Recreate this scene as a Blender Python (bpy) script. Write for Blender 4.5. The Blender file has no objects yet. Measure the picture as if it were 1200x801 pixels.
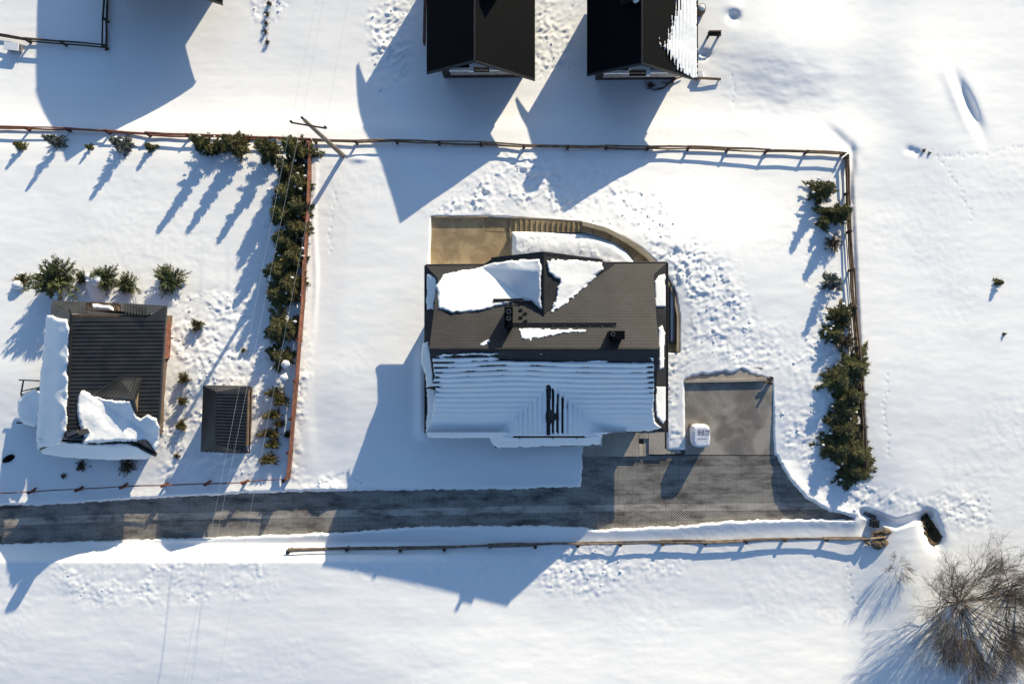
import bpy, math, random
import numpy as np
from mathutils import Vector, Quaternion, Matrix

random.seed(7)
S = bpy.context.scene
COL = S.collection
# ------------------------------------------------------------------ camera
# origin = the point straight below the drone; x = right, y = up in the picture, z = up
CH = 40.0                     # metres above the driveway
FPX = 800.0                   # focal length in units where the frame is 1200 wide
NAD = (622.0, 398.0)          # where straight-down falls in the frame
ncam = Vector((NAD[0] - 600, -(NAD[1] - 400.5), -FPX)).normalized()
QC = ncam.rotation_difference(Vector((0, 0, -1)))
RC = np.array(QC.to_matrix())
cam_data = bpy.data.cameras.new('camera')
cam = bpy.data.objects.new('camera', cam_data); COL.objects.link(cam)
cam.location = (0, 0, CH); cam.rotation_mode = 'QUATERNION'; cam.rotation_quaternion = QC
cam_data.sensor_fit = 'HORIZONTAL'; cam_data.sensor_width = 36.0; cam_data.lens = FPX / 1200 * 36.0
cam_data.clip_end = 2000; cam_data.clip_start = 0.5
S.camera = cam
S.render.resolution_x = 1024; S.render.resolution_y = 683

# ------------------------------------------------------------------ sun, sky, exposure
ASP = (-821.0, 3092.0)        # point of the frame towards which every shadow runs
sd_ = (RC @ np.array([ASP[0] - 600, -(ASP[1] - 400.5), -FPX]))
SUN = Vector(sd_).normalized()                     # direction the light travels
elev = math.asin(-SUN.z)
azim = math.atan2(-SUN.x, -SUN.y)                  # towards the sun, from +y clockwise
sun_data = bpy.data.lights.new('sun', 'SUN'); sun_data.energy = 4.3; sun_data.angle = math.radians(0.5)
sun_data.color = (1.0, 0.875, 0.635)
sun = bpy.data.objects.new('sun', sun_data); COL.objects.link(sun)
sun.rotation_mode = 'QUATERNION'; sun.rotation_quaternion = Vector((0, 0, -1)).rotation_difference(SUN)
W = bpy.data.worlds.new('World'); S.world = W; W.use_nodes = True
nt = W.node_tree
sky = nt.nodes.new('ShaderNodeTexSky'); sky.sky_type = 'NISHITA'; sky.sun_disc = False
sky.sun_elevation = elev; sky.sun_rotation = azim; sky.altitude = 900; sky.air_density = 1.0
sky.dust_density = 0.3; sky.ozone_density = 2.6
bg = nt.nodes['Background']; bg.inputs['Strength'].default_value = 0.13
nt.links.new(sky.outputs['Color'], bg.inputs['Color'])
S.view_settings.view_transform = 'Standard'; S.view_settings.look = 'None'
S.view_settings.exposure = 0.60; S.view_settings.gamma = 1.0
S.render.engine = 'CYCLES'

# ------------------------------------------------------------------ pixel <-> place
def ray(px, py):
    return RC @ np.array([px - 600.0, -(py - 400.5), -FPX])
def P(px, py, z):
    """world point at height z seen at frame position px, py"""
    d = ray(px, py); t = (z - CH) / d[2]
    return Vector((d[0] * t, d[1] * t, z))
def PN(X, Y, Z):
    a = X - 600.0; b = -(Y - 400.5)
    dx = RC[0, 0] * a + RC[0, 1] * b - RC[0, 2] * FPX
    dy = RC[1, 0] * a + RC[1, 1] * b - RC[1, 2] * FPX
    dz = RC[2, 0] * a + RC[2, 1] * b - RC[2, 2] * FPX
    t = (Z - CH) / dz
    return dx * t, dy * t, Z
def plane(a, b, c):
    """a plane from three (px, py, z) points: returns (point, normal)"""
    A, B, C = P(*a), P(*b), P(*c)
    n = (B - A).cross(C - A).normalized()
    return (A, n)
def zplane(pl, X, Y):
    """height at which the view line through X, Y meets the plane"""
    A, n = pl
    a = X - 600.0; b = -(Y - 400.5)
    dx = RC[0, 0] * a + RC[0, 1] * b - RC[0, 2] * FPX
    dy = RC[1, 0] * a + RC[1, 1] * b - RC[1, 2] * FPX
    dz = RC[2, 0] * a + RC[2, 1] * b - RC[2, 2] * FPX
    t = (n.x * A.x + n.y * A.y + n.z * (A.z - CH)) / (n.x * dx + n.y * dy + n.z * dz)
    return CH + dz * t
def Q(px, py, pl):
    return P(px, py, float(zplane(pl, px, py)))

# ------------------------------------------------------------------ noise and masks
_tabs = {}
def vn(x, y, s, seed=0):
    if seed not in _tabs:
        _tabs[seed] = np.random.RandomState(seed + 11).rand(256, 256)
    T = _tabs[seed]
    u = np.asarray(x) / s + 37.3 * seed; v = np.asarray(y) / s + 11.7 * seed
    i = np.floor(u).astype(int); j = np.floor(v).astype(int)
    fu = u - i; fv = v - j
    fu = fu * fu * (3 - 2 * fu); fv = fv * fv * (3 - 2 * fv)
    i0 = i & 255; i1 = (i + 1) & 255; j0 = j & 255; j1 = (j + 1) & 255
    return (T[i0, j0] * (1 - fu) + T[i1, j0] * fu) * (1 - fv) + (T[i0, j1] * (1 - fu) + T[i1, j1] * fu) * fv
def fbm(x, y, s, seed=0, o=4, g=0.5):
    r = 0; a = 1; t = 0
    for k in range(o):
        r = r + a * (vn(x, y, s / (2 ** k), seed + k) - 0.5); t += a; a *= g
    return r / t * 2
def sst(a, b, x):
    t = np.clip((x - a) / (b - a), 0, 1); return t * t * (3 - 2 * t)
def sdpoly(X, Y, poly):
    """signed distance in frame units, positive inside"""
    d = np.full(np.shape(X), 1e9); ins = np.zeros(np.shape(X), bool)
    n = len(poly)
    for k in range(n):
        x0, y0 = poly[k]; x1, y1 = poly[(k + 1) % n]
        ex, ey = x1 - x0, y1 - y0
        L = ex * ex + ey * ey + 1e-9
        t = np.clip(((X - x0) * ex + (Y - y0) * ey) / L, 0, 1)
        d = np.minimum(d, (X - x0 - t * ex) ** 2 + (Y - y0 - t * ey) ** 2)
        c = (y0 > Y) != (y1 > Y)
        with np.errstate(divide='ignore', invalid='ignore'):
            xi = x0 + (Y - y0) * ex / (ey if ey != 0 else 1e-9)
        ins ^= c & (X < xi)
    d = np.sqrt(d)
    return np.where(ins, d, -d)
def sdline(X, Y, pts):
    d = np.full(np.shape(X), 1e9)
    for (x0, y0), (x1, y1) in zip(pts[:-1], pts[1:]):
        ex, ey = x1 - x0, y1 - y0; L = ex * ex + ey * ey + 1e-9
        t = np.clip(((X - x0) * ex + (Y - y0) * ey) / L, 0, 1)
        d = np.minimum(d, (X - x0 - t * ex) ** 2 + (Y - y0 - t * ey) ** 2)
    return np.sqrt(d)
def blob(X, Y, cx, cy, rx, ry, rot=0):
    c, s = math.cos(rot), math.sin(rot)
    u = ((X - cx) * c + (Y - cy) * s) / rx; v = (-(X - cx) * s + (Y - cy) * c) / ry
    return np.exp(-(u * u + v * v))

# ------------------------------------------------------------------ the lie of the land
ROAD = [(-400, 593), (0, 591), (40, 591), (100, 588), (180, 583), (300, 577), (400, 574), (600, 572), (680, 570),
        (684, 523), (706, 522), (706, 500), (781, 500), (782, 527), (803, 526), (802, 444), (812, 438), (840, 434), (868, 433), (890, 439), (905, 444), (907, 530),
        (925, 560), (945, 583), (970, 597), (1000, 606), (1001, 609), (945, 608), (850, 611), (790, 617),
        (700, 620), (640, 616), (500, 617), (400, 624), (240, 630), (170, 632), (0, 638), (-400, 645)]
TERR = [(505, 254), (572, 253), (683, 259), (684, 271), (600, 272), (600, 314), (503, 314)]
PATHO = [(683, 260), (710, 267), (730, 277), (752, 291), (768, 306), (783, 325), (792, 345), (796, 370), (796, 413)]
PATHI = [(783, 413), (783, 345), (774, 326), (760, 312), (743, 308), (734, 295), (720, 285), (700, 276), (682, 271)]
PATH = PATHO + PATHI
Z_TERR = -1.9
def zbase(X, Y):
    def soft(xp, fp):
        return sum(np.interp(Y + d, xp, fp) for d in (-22, -14, -7, 0, 7, 14, 22)) / 7.0
    z = soft([-3000, -400, 0, 90, 135, 158, 172, 300, 448, 560, 640, 720, 900, 3000],
                  [-30, -7.5, -5.3, -4.5, -3.8, -3.1, -2.75, -1.5, -0.2, 0, 0, 0.35, 2.2, 6])
    zr = soft([-3000, -400, 0, 120, 200, 448, 600, 900, 3000], [-30, -8, -4.9, -3.5, -2.6, -0.4, 0.5, 2.4, 6])
    w = sst(985, 1080, X)
    z = z * (1 - w) + zr * w
    # ground climbs to the left beyond the road
    z = z + sst(634, 660, Y) * (1 - sst(700, 900, Y)) * sum(np.interp(X + d, [-500, 300, 384, 450, 540, 600, 660], [1.0, 1.15, 1.05, .78, .42, .05, 0.0]) for d in (-45, -25, -10, 0, 10, 25, 45)) / 7.0
    # made-up ground north-east of the house
    z = z + 1.2 * np.exp(-((X - 765) / np.where(X > 765, 150.0, 95.0)) ** 2 - ((Y - 290) / np.where(Y > 290, 110.0, 62.0)) ** 2)
    z = z + 0.9 * np.exp(-((X - 930) / 80.0) ** 2 - ((Y - 60) / 60.0) ** 2) * 1.0
    z = z + 0.45 * np.exp(-((X - 1090) / 60.0) ** 2 - ((Y - 120) / 90.0) ** 2)
    return z
def rough(X, Y):
    X, Y = X + 20 * (fbm(X, Y, 55, 92, 3)), Y + 16 * (fbm(X, Y, 48, 95, 3))
    r = 1.0 * sst(-14, 16, sdpoly(X, Y, [(512, 252), (500, 244), (540, 220), (580, 196), (600, 178), (648, 182), (700, 190), (760, 226), (800, 262), (860, 330), (880, 400), (800, 412), (798, 340), (760, 285), (700, 258), (600, 250)]))
    r = np.maximum(r, 0.9 * sst(-16, 18, sdpoly(X, Y, [(806, 300), (860, 300), (890, 380), (960, 380), (985, 420), (985, 560), (1030, 580), (1150, 585), (1160, 615), (1060, 612), (1000, 600), (950, 585), (912, 530), (908, 440), (800, 432)])) * 0.6)
    r = np.maximum(r, 1.1 * sst(-10, 12, sdpoly(X, Y, [(424, -40), (490, -40), (476, 60), (470, 92), (440, 110), (430, 60)])))
    r = np.maximum(r, 0.8 * sst(-10, 12, sdpoly(X, Y, [(632, -40), (684, -40), (672, 60), (650, 95), (630, 100)])))
    r = np.maximum(r, 0.75 * sst(-16, 18, sdpoly(X, Y, [(205, 350), (300, 350), (312, 440), (300, 560), (190, 560), (200, 470)])))
    r = np.maximum(r, 0.42 * sst(-16, 18, sdpoly(X, Y, [(50, 668), (110, 650), (300, 655), (335, 672), (320, 690), (200, 712), (80, 700)])))
    r = np.maximum(r, 0.45 * sst(-14, 16, sdpoly(X, Y, [(400, 655), (560, 650), (790, 646), (800, 672), (700, 690), (540, 678), (430, 672)])))
    r = np.maximum(r, 0.8 * sst(-4, 5, sdpoly(X, Y, [(340, 545), (410, 550), (440, 562), (410, 570), (345, 568)])))
    r = np.maximum(r, 0.5 * sst(-4, 5, sdpoly(X, Y, [(600, 274), (680, 274), (735, 305), (600, 305)])))
    r = np.maximum(r, 0.55 * sst(-4, 5, sdpoly(X, Y, [(782, 415), (802, 415), (802, 525), (782, 525)])))
    r = np.maximum(r, 0.6 * sst(-4, 5, sdpoly(X, Y, [(300, 160), (320, 170), (316, 300), (352, 360), (340, 560), (360, 560), (364, 200), (320, 150)])))
    r = np.maximum(r, 0.45 * sst(-4, 5, sdpoly(X, Y, [(290, -20), (350, -20), (330, 20), (300, 20)])))
    return r * (0.25 + 0.85 * sst(0.2, 0.75, vn(X, Y, 24, 91) * .6 + vn(X, Y, 9, 98) * .4))
TRACKS = [[(1090, 178), (1105, 190), (1122, 215), (1135, 245), (1140, 262)], [(1105, 184), (1150, 180), (1215, 170)],
          [(992, 655), (994, 675), (998, 695), (1008, 715)], [(1040, 440), (1036, 480), (1042, 540)], [(858, 90), (860, 120), (860, 150)],
          [(392, 225), (388, 262), (386, 300)], [(1140, 595), (1156, 580), (1160, 600), (1130, 612), (1100, 600)],
          [(820, 330), (842, 350), (858, 345), (850, 380)], [(770, 225), (773, 245)], [(945, 300), (950, 340)]]
def zg(X, Y, fine=False):
    """height of the snow (or of the bed under the paving) seen at frame position X, Y"""
    X = np.asarray(X, float); Y = np.asarray(Y, float)
    z = zbase(X, Y) + 0.22
    z = z + 0.09 * fbm(X, Y, 170, 3, 3) + 0.022 * fbm(X * 0.6, Y * 1.6, 40, 5, 3)
    # road, yard, parking pad: the bed lies 30 cm below the snow
    e = 2.5 * fbm(X, Y, 14, 21, 3)
    far = np.abs(X) < 1500
    sR = np.where(far, sdpoly(X, Y, ROAD), -500)
    bank = 0.12 * np.exp(-(np.minimum(sR, 0) / 9.0) ** 2) * np.where((X > 780) & (Y < 540), 0, 1)
    z = z + np.where(sR < 0, bank, 0)
    east = sst(900, 935, X) * (1 - sst(1015, 1060, X)) * sst(535, 565, Y) * (1 - sst(600, 606, Y + (1010 - X) * -0.02))
    z = z + 0.10 * east * np.exp(-(np.minimum(sR, 0) / 16.0) ** 2)
    kR = sst(-1.2, 1.6, sR + 0.35 * e + 4.5 * fbm(X, Y, 13, 27, 3) * sst(0, 4, 444 - Y) * (X > 800) + 1.6 * fbm(X, Y, 5, 25, 2) * (Y > 530))
    z = z * (1 - kR) + (-0.13) * kR
    # north terrace with its stairs and the curved path
    sT = sdpoly(X, Y, TERR); sP = sdpoly(X, Y, PATH)
    zt = np.where(X < 597, Z_TERR, np.interp(X, [597, 683], [Z_TERR, -0.5]))
    kT = sst(-0.6, 1.6, sT)
    z = z * (1 - kT) + (zt - 0.16) * kT
    zp = np.interp(Y, [262, 300, 350, 412], [-0.5, -0.42, -0.33, -0.22])
    kP = sst(-1.0, 1.2, sP)
    z = z * (1 - kP) + (zp - 0.12) * kP
    bed = sst(-3, 4, sdpoly(X, Y, [(601, 273), (682, 273), (720, 287), (743, 308), (743, 330), (601, 330)]))
    z = z * (1 - bed) + (np.interp(X, [600, 745], [-0.95, -0.15]) + (Y - 272) * 0.006 + 0.25 * blob(X, Y, 660, 290, 50, 14) + 0.05 * fbm(X, Y, 12, 8)) * bed
    # hollows
    z = z - 0.55 * blob(X, Y, 1134, 122, 30, 7, 1.15) + 0.18 * blob(X, Y, 1122, 112, 34, 8, 1.15)
    z = z - 0.2 * blob(X, Y, 985, 164, 24, 7, 0.75) - 0.25 * blob(X, Y, 998, 190, 4.5, 16)
    z = z - 0.35 * blob(X, Y, 860, 20, 6, 6) - 0.3 * blob(X, Y, 825, 64, 6.5, 5) + 0.12 * blob(X, Y, 860, 8, 10, 8)
    z = z - 0.8 * blob(X, Y, 1091, 620, 9, 19, -0.35) - 0.35 * sst(0, 5, 7 - sdline(X, Y, [(1012, 600), (1050, 614), (1090, 602)]))
    z = z - 0.3 * blob(X, Y, 1023, 618, 14, 12)
    z = z - 0.12 * blob(X, Y, 1066, 176, 5, 4) - 0.12 * blob(X, Y, 1074, 179, 4, 4)
    # drifts and ledges
    z = z + 0.06 * np.exp(-((X - 369 - 1.5 * np.sin(Y / 23.0)) / 3.0) ** 2) * sst(175, 200, Y) * (1 - sst(320, 420, Y)) - 0.05 * sst(358, 372, X + 2 * np.sin(Y / 31.0)) * (1 - sst(374, 410, X)) * sst(180, 230, Y) * (1 - sst(500, 570, Y)) * (.5 + vn(X * 0, Y, 60, 88))
    z = z + 0.07 * np.exp(-((Y - 150) / 10.0) ** 2) * (1 - sst(860, 980, X))
    z = z + 0.0 * np.exp(-((Y - 205) / 9.0) ** 2) * (X < 330) * (1 - sst(290, 330, X))
    z = z - 0.16 * sst(0, 6, 8 - np.abs(X - 992 - (Y - 180) * 0.05)) * sst(190, 210, Y) * (1 - sst(540, 570, Y))
    z = z + 0.12 * blob(X, Y, 421, 186, 10, 4) + 0.35 * blob(X, Y, 337, 425, 5, 7) + 0.2 * blob(X, Y, 335, 440, 4, 4)
    # snow slid off the eaves
    z = z + 0.35 * np.exp(-((X - 494) / 7.0) ** 2) * sst(395, 430, Y) * (1 - sst(500, 520, Y))
    if fine:
        r = rough(X, Y) * (1 - np.maximum(kR, np.maximum(kT, kP)))
        c1 = vn(X, Y, 6.5, 31); c2 = vn(X, Y, 3.4, 32); c3 = vn(X, Y, 13, 33)
        c4 = vn(X + 0.7 * Y, Y - 0.7 * X, 4.4, 35)
        rg = np.abs(vn(X + 1.3 * Y, Y * .8, 8, 36) - .5) * 2
        z = z + r * (0.15 * np.clip(c1 - 0.5, 0, 1) + 0.10 * (c4 - 0.5) + 0.08 * (c2 - 0.5) + 0.11 * (c3 - 0.5) + 0.09 * (.5 - rg))
        z = z + 0.009 * fbm(X, Y, 5, 49, 2) * (0.15 + sst(0.45, .8, vn(X, Y, 70, 50)) + r)
        z = z + 0.006 * fbm(X * 0.7, Y * 1.5, 9, 41, 3) + 0.010 * fbm(X * 0.45 + Y * 0.3, Y * 1.5, 26, 43, 3)
        drift = blob(X, Y, 900, 110, 110, 60)
        z = z + 0.05 * drift * fbm(X * 0.5 + Y * 0.35, Y - X * 0.3, 14, 47, 3)
        for k, tr in enumerate(TRACKS):
            xs = [p[0] for p in tr]; ys = [p[1] for p in tr]
            m = (X > min(xs) - 4) & (X < max(xs) + 4) & (Y > min(ys) - 4) & (Y < max(ys) + 4)
            if not m.any(): continue
            xm, ym = X[m], Y[m]; dz = np.zeros(xm.shape); s = 0
            for (x0, y0), (x1, y1) in zip(tr[:-1], tr[1:]):
                L = math.hypot(x1 - x0, y1 - y0); n = max(1, int(L / 4.2))
                for q in range(n):
                    t = q / n; s += 1
                    ox = 1.1 * (-1) ** s * -(y1 - y0) / L; oy = 1.1 * (-1) ** s * (x1 - x0) / L
                    jx, jy = 1.6 * math.sin(s * 7.3 + k), 1.3 * math.sin(s * 4.1 + 2 * k)
                    dz -= 0.03 * (1 + .5 * math.sin(s * 2.7)) * blob(xm, ym, x0 + t * (x1 - x0) + ox + jx, y0 + t * (y1 - y0) + oy + jy, 1.0, 1.5)
            z[m] += dz
    return z
def G(px, py, up=0.0):
    return P(px, py, float(zg(np.array([px]), np.array([py]))[0]) + up)
def F(px, py, h):
    """ground point under something whose top, h above the snow, is seen at px, py"""
    z = float(zg(np.array([px]), np.array([py]))[0])
    t = P(px, py, z + h); return Vector((t.x, t.y, z))

# ------------------------------------------------------------------ materials
def newmat(name):
    m = bpy.data.materials.new(name); m.use_nodes = True
    return m, m.node_tree, m.node_tree.nodes['Principled BSDF']
def noisy(name, c1, c2, scale=2.0, rough_=0.8, bump=0.0, bscale=20.0, detail=4, spec=0.3, metallic=0.0, stretch=None, perobj=0.0, ramp=(0.35, 0.65)):
    m, t, b = newmat(name); N, L = t.nodes, t.links
    tc = N.new('ShaderNodeTexCoord'); mp = N.new('ShaderNodeMapping'); L.new(tc.outputs['Object'], mp.inputs[0])
    if stretch: mp.inputs['Scale'].default_value = stretch
    if perobj:
        oi = N.new('ShaderNodeObjectInfo'); vm = N.new('ShaderNodeVectorMath'); vm.operation = 'SCALE'
        vm.inputs[0].default_value = (13, 7, 5); L.new(oi.outputs['Random'], vm.inputs['Scale']); L.new(vm.outputs[0], mp.inputs['Location'])
    n = N.new('ShaderNodeTexNoise'); n.inputs['Scale'].default_value = scale; n.inputs['Detail'].default_value = detail
    L.new(mp.outputs[0], n.inputs['Vector'])
    r = N.new('ShaderNodeValToRGB'); r.color_ramp.elements[0].position = ramp[0]; r.color_ramp.elements[1].position = ramp[1]
    r.color_ramp.elements[0].color = (*c1, 1); r.color_ramp.elements[1].color = (*c2, 1)
    L.new(n.outputs['Fac'], r.inputs[0])
    out = r.outputs[0]
    if perobj:
        mm = N.new('ShaderNodeMath'); mm.operation = 'MULTIPLY_ADD'; mm.inputs[1].default_value = perobj * 2; mm.inputs[2].default_value = 1 - perobj
        L.new(oi.outputs['Random'], mm.inputs[0])
        sc = N.new('ShaderNodeVectorMath'); sc.operation = 'SCALE'; L.new(out, sc.inputs[0]); L.new(mm.outputs[0], sc.inputs['Scale']); out = sc.outputs[0]
    L.new(out, b.inputs['Base Color'])
    b.inputs['Roughness'].default_value = rough_; b.inputs['Specular IOR Level'].default_value = spec; b.inputs['Metallic'].default_value = metallic
    if bump:
        n2 = N.new('ShaderNodeTexNoise'); n2.inputs['Scale'].default_value = bscale; n2.inputs['Detail'].default_value = 5
        L.new(mp.outputs[0], n2.inputs['Vector'])
        bp = N.new('ShaderNodeBump'); bp.inputs['Strength'].default_value = bump; bp.inputs['Distance'].default_value = 0.05
        L.new(n2.outputs['Fac'], bp.inputs['Height']); L.new(bp.outputs[0], b.inputs['Normal'])
    return m
M = {}
def snow_mat(name, bump=0.09):
    m, t, b = newmat(name); N, L = t.nodes, t.links
    tc = N.new('ShaderNodeTexCoord')
    n = N.new('ShaderNodeTexNoise'); n.inputs['Scale'].default_value = 0.35; n.inputs['Detail'].default_value = 5
    L.new(tc.outputs['Object'], n.inputs['Vector'])
    r = N.new('ShaderNodeValToRGB'); r.color_ramp.elements[0].color = (0.80, 0.80, 0.81, 1); r.color_ramp.elements[1].color = (0.88, 0.88, 0.89, 1)
    L.new(n.outputs['Fac'], r.inputs[0]); L.new(r.outputs[0], b.inputs['Base Color'])
    b.inputs['Roughness'].default_value = 0.7; b.inputs['Specular IOR Level'].default_value = 0.15
    n2 = N.new('ShaderNodeTexNoise'); n2.inputs['Scale'].default_value = 9; n2.inputs['Detail'].default_value = 6
    L.new(tc.outputs['Object'], n2.inputs['Vector'])
    bp = N.new('ShaderNodeBump'); bp.inputs['Strength'].default_value = bump; bp.inputs['Distance'].default_value = 0.04
    L.new(n2.outputs['Fac'], bp.inputs['Height']); L.new(bp.outputs[0], b.inputs['Normal'])
    return m
M['snow'] = snow_mat('snow')
M['roofsnow'] = snow_mat('roof_snow', 0.06)
def shingle_mat(name, c, w=0.42, h=0.16, streak=0.25, rough_=0.6, vert=False):
    m, t, b = newmat(name); N, L = t.nodes, t.links
    tc = N.new('ShaderNodeTexCoord'); mp = N.new('ShaderNodeMapping'); L.new(tc.outputs['Object'], mp.inputs[0])
    if vert: mp.inputs['Rotation'].default_value = (0, 0, math.pi / 2)
    br = N.new('ShaderNodeTexBrick'); br.inputs['Scale'].default_value = 1.0
    br.inputs['Brick Width'].default_value = w; br.inputs['Row Height'].default_value = h; br.inputs['Mortar Size'].default_value = 0.012
    br.inputs['Color1'].default_value = (*[v * 1.12 for v in c], 1); br.inputs['Color2'].default_value = (*[v * 0.9 for v in c], 1)
    br.inputs['Mortar'].default_value = (*[v * 0.6 for v in c], 1); br.inputs['Bias'].default_value = 0.0
    L.new(mp.outputs[0], br.inputs['Vector'])
    n = N.new('ShaderNodeTexNoise'); n.inputs['Scale'].default_value = 0.8; n.inputs['Detail'].default_value = 6; L.new(tc.outputs['Object'], n.inputs['Vector'])
    mr = N.new('ShaderNodeMapRange'); mr.inputs[1].default_value = 0.3; mr.inputs[2].default_value = 0.7; mr.inputs[3].default_value = 1 - streak; mr.inputs[4].default_value = 1 + streak
    L.new(n.outputs['Fac'], mr.inputs[0])
    sc = N.new('ShaderNodeVectorMath'); sc.operation = 'SCALE'; L.new(br.outputs['Color'], sc.inputs[0]); L.new(mr.outputs[0], sc.inputs['Scale'])
    L.new(sc.outputs[0], b.inputs['Base Color']); b.inputs['Roughness'].default_value = rough_; b.inputs['Specular IOR Level'].default_value = 0.3
    bp = N.new('ShaderNodeBump'); bp.inputs['Strength'].default_value = 0.35; bp.inputs['Distance'].default_value = 0.02; bp.invert = True
    L.new(br.outputs['Fac'], bp.inputs['Height']); L.new(bp.outputs[0], b.inputs['Normal'])
    return m
M['mainroof'] = shingle_mat('brown_grey_shingles', (0.026, 0.0243, 0.0265))
M['darkroof'] = shingle_mat('charcoal_shingles', (0.0024, 0.0032, 0.005), streak=0.15, vert=True, rough_=0.75)
M['darkroof'].node_tree.nodes['Principled BSDF'].inputs['Specular IOR Level'].default_value = 0.08
M['sheet'] = noisy('anthracite_sheet_metal', (0.018, 0.0185, 0.02), (0.032, 0.032, 0.034), 1.5, 0.45, 0.1, 8, spec=0.5)
M['trim'] = noisy('dark_trim', (0.012, 0.012, 0.013), (0.022, 0.022, 0.024), 3, 0.45)
M['wall'] = noisy('pale_render', (0.42, 0.39, 0.34), (0.5, 0.47, 0.42), 2, 0.9, 0.1, 30)
M['stonewall'] = noisy('grey_stone_wall', (0.16, 0.15, 0.13), (0.3, 0.28, 0.25), 4, 0.9, 0.4, 12)
M['white'] = noisy('white_paint', (0.8, 0.78, 0.74), (0.86, 0.84, 0.82), 3, 0.6)
M['greypaint'] = noisy('grey_beam', (0.2, 0.19, 0.18), (0.3, 0.28, 0.27), 3, 0.7)
M['glass'] = noisy('dark_glass', (0.01, 0.012, 0.015), (0.02, 0.022, 0.025), 3, 0.1, spec=0.6)
M['wood'] = noisy('weathered_wood', (0.10, 0.065, 0.042), (0.24, 0.165, 0.11), 3, 0.85, 0.3, 25, stretch=(1, 1, 4), perobj=0.3)
M['greywood'] = noisy('grey_brown_wood', (0.08, 0.06, 0.045), (0.19, 0.15, 0.12), 3, 0.85, 0.3, 25, perobj=0.35)
M['lightwood'] = noisy('light_wood', (0.28, 0.19, 0.11), (0.42, 0.3, 0.19), 4, 0.8, 0.2, 25, perobj=0.25)
M['darkwood'] = noisy('dark_wood', (0.035, 0.026, 0.022), (0.085, 0.06, 0.045), 4, 0.85, 0.3, 25, perobj=0.3)
M['rust'] = noisy('red_brown_stain', (0.13, 0.05, 0.032), (0.24, 0.10, 0.065), 3, 0.8, 0.3, 20, perobj=0.25)
M['rustdark'] = noisy('dark_red_stain', (0.07, 0.022, 0.014), (0.15, 0.05, 0.03), 3, 0.8, 0.3, 20, perobj=0.25)
M['bark'] = noisy('bark', (0.05, 0.038, 0.028), (0.10, 0.075, 0.055), 8, 0.9, 0.4, 30)
M['twig'] = noisy('grey_brown_twigs', (0.085, 0.068, 0.056), (0.18, 0.145, 0.118), 3, 0.9)
def leafmat(name, a, b_, c):
    m, t, b = newmat(name); N, L = t.nodes, t.links
    tc = N.new('ShaderNodeTexCoord'); oi = N.new('ShaderNodeObjectInfo'); ge = N.new('ShaderNodeNewGeometry')
    n = N.new('ShaderNodeTexNoise'); n.inputs['Scale'].default_value = 2.2; n.inputs['Detail'].default_value = 5; L.new(tc.outputs['Object'], n.inputs['Vector'])
    ad = N.new('ShaderNodeMath'); ad.operation = 'MULTIPLY_ADD'; L.new(ge.outputs['Random Per Island'], ad.inputs[0]); ad.inputs[1].default_value = 0.45
    ad2 = N.new('ShaderNodeMath'); ad2.operation = 'MULTIPLY_ADD'; L.new(oi.outputs['Random'], ad2.inputs[0]); ad2.inputs[1].default_value = 0.2; L.new(n.outputs['Fac'], ad2.inputs[2])
    L.new(ad2.outputs[0], ad.inputs[2])
    r = N.new('ShaderNodeValToRGB'); r.color_ramp.elements[0].position = 0.5; r.color_ramp.elements[1].position = 1.05
    r.color_ramp.elements[0].color = (*a, 1); r.color_ramp.elements[1].color = (*c, 1)
    e = r.color_ramp.elements.new(0.78); e.color = (*b_, 1)
    L.new(ad.outputs[0], r.inputs[0]); L.new(r.outputs[0], b.inputs['Base Color'])
    b.inputs['Roughness'].default_value = 0.65; b.inputs['Specular IOR Level'].default_value = 0.25
    return m
M['spruce'] = leafmat('spruce_needles', (0.032, 0.038, 0.014), (0.098, 0.098, 0.036), (0.22, 0.2, 0.082))
M['spruce2'] = leafmat('olive_brown_needles', (0.03, 0.034, 0.013), (0.085, 0.083, 0.03), (0.20, 0.17, 0.07))
M['pine'] = leafmat('pine_needles', (0.035, 0.05, 0.022), (0.085, 0.105, 0.042), (0.17, 0.18, 0.08))
M['bluespruce'] = leafmat('grey_green_needles', (0.045, 0.06, 0.055), (0.10, 0.115, 0.105), (0.19, 0.2, 0.18))
M['olive'] = leafmat('olive_foliage', (0.055, 0.05, 0.017), (0.12, 0.10, 0.034), (0.21, 0.165, 0.06))
M['brownleaf'] = leafmat('dead_brown_foliage', (0.03, 0.024, 0.014), (0.07, 0.05, 0.03), (0.13, 0.09, 0.055))
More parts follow.
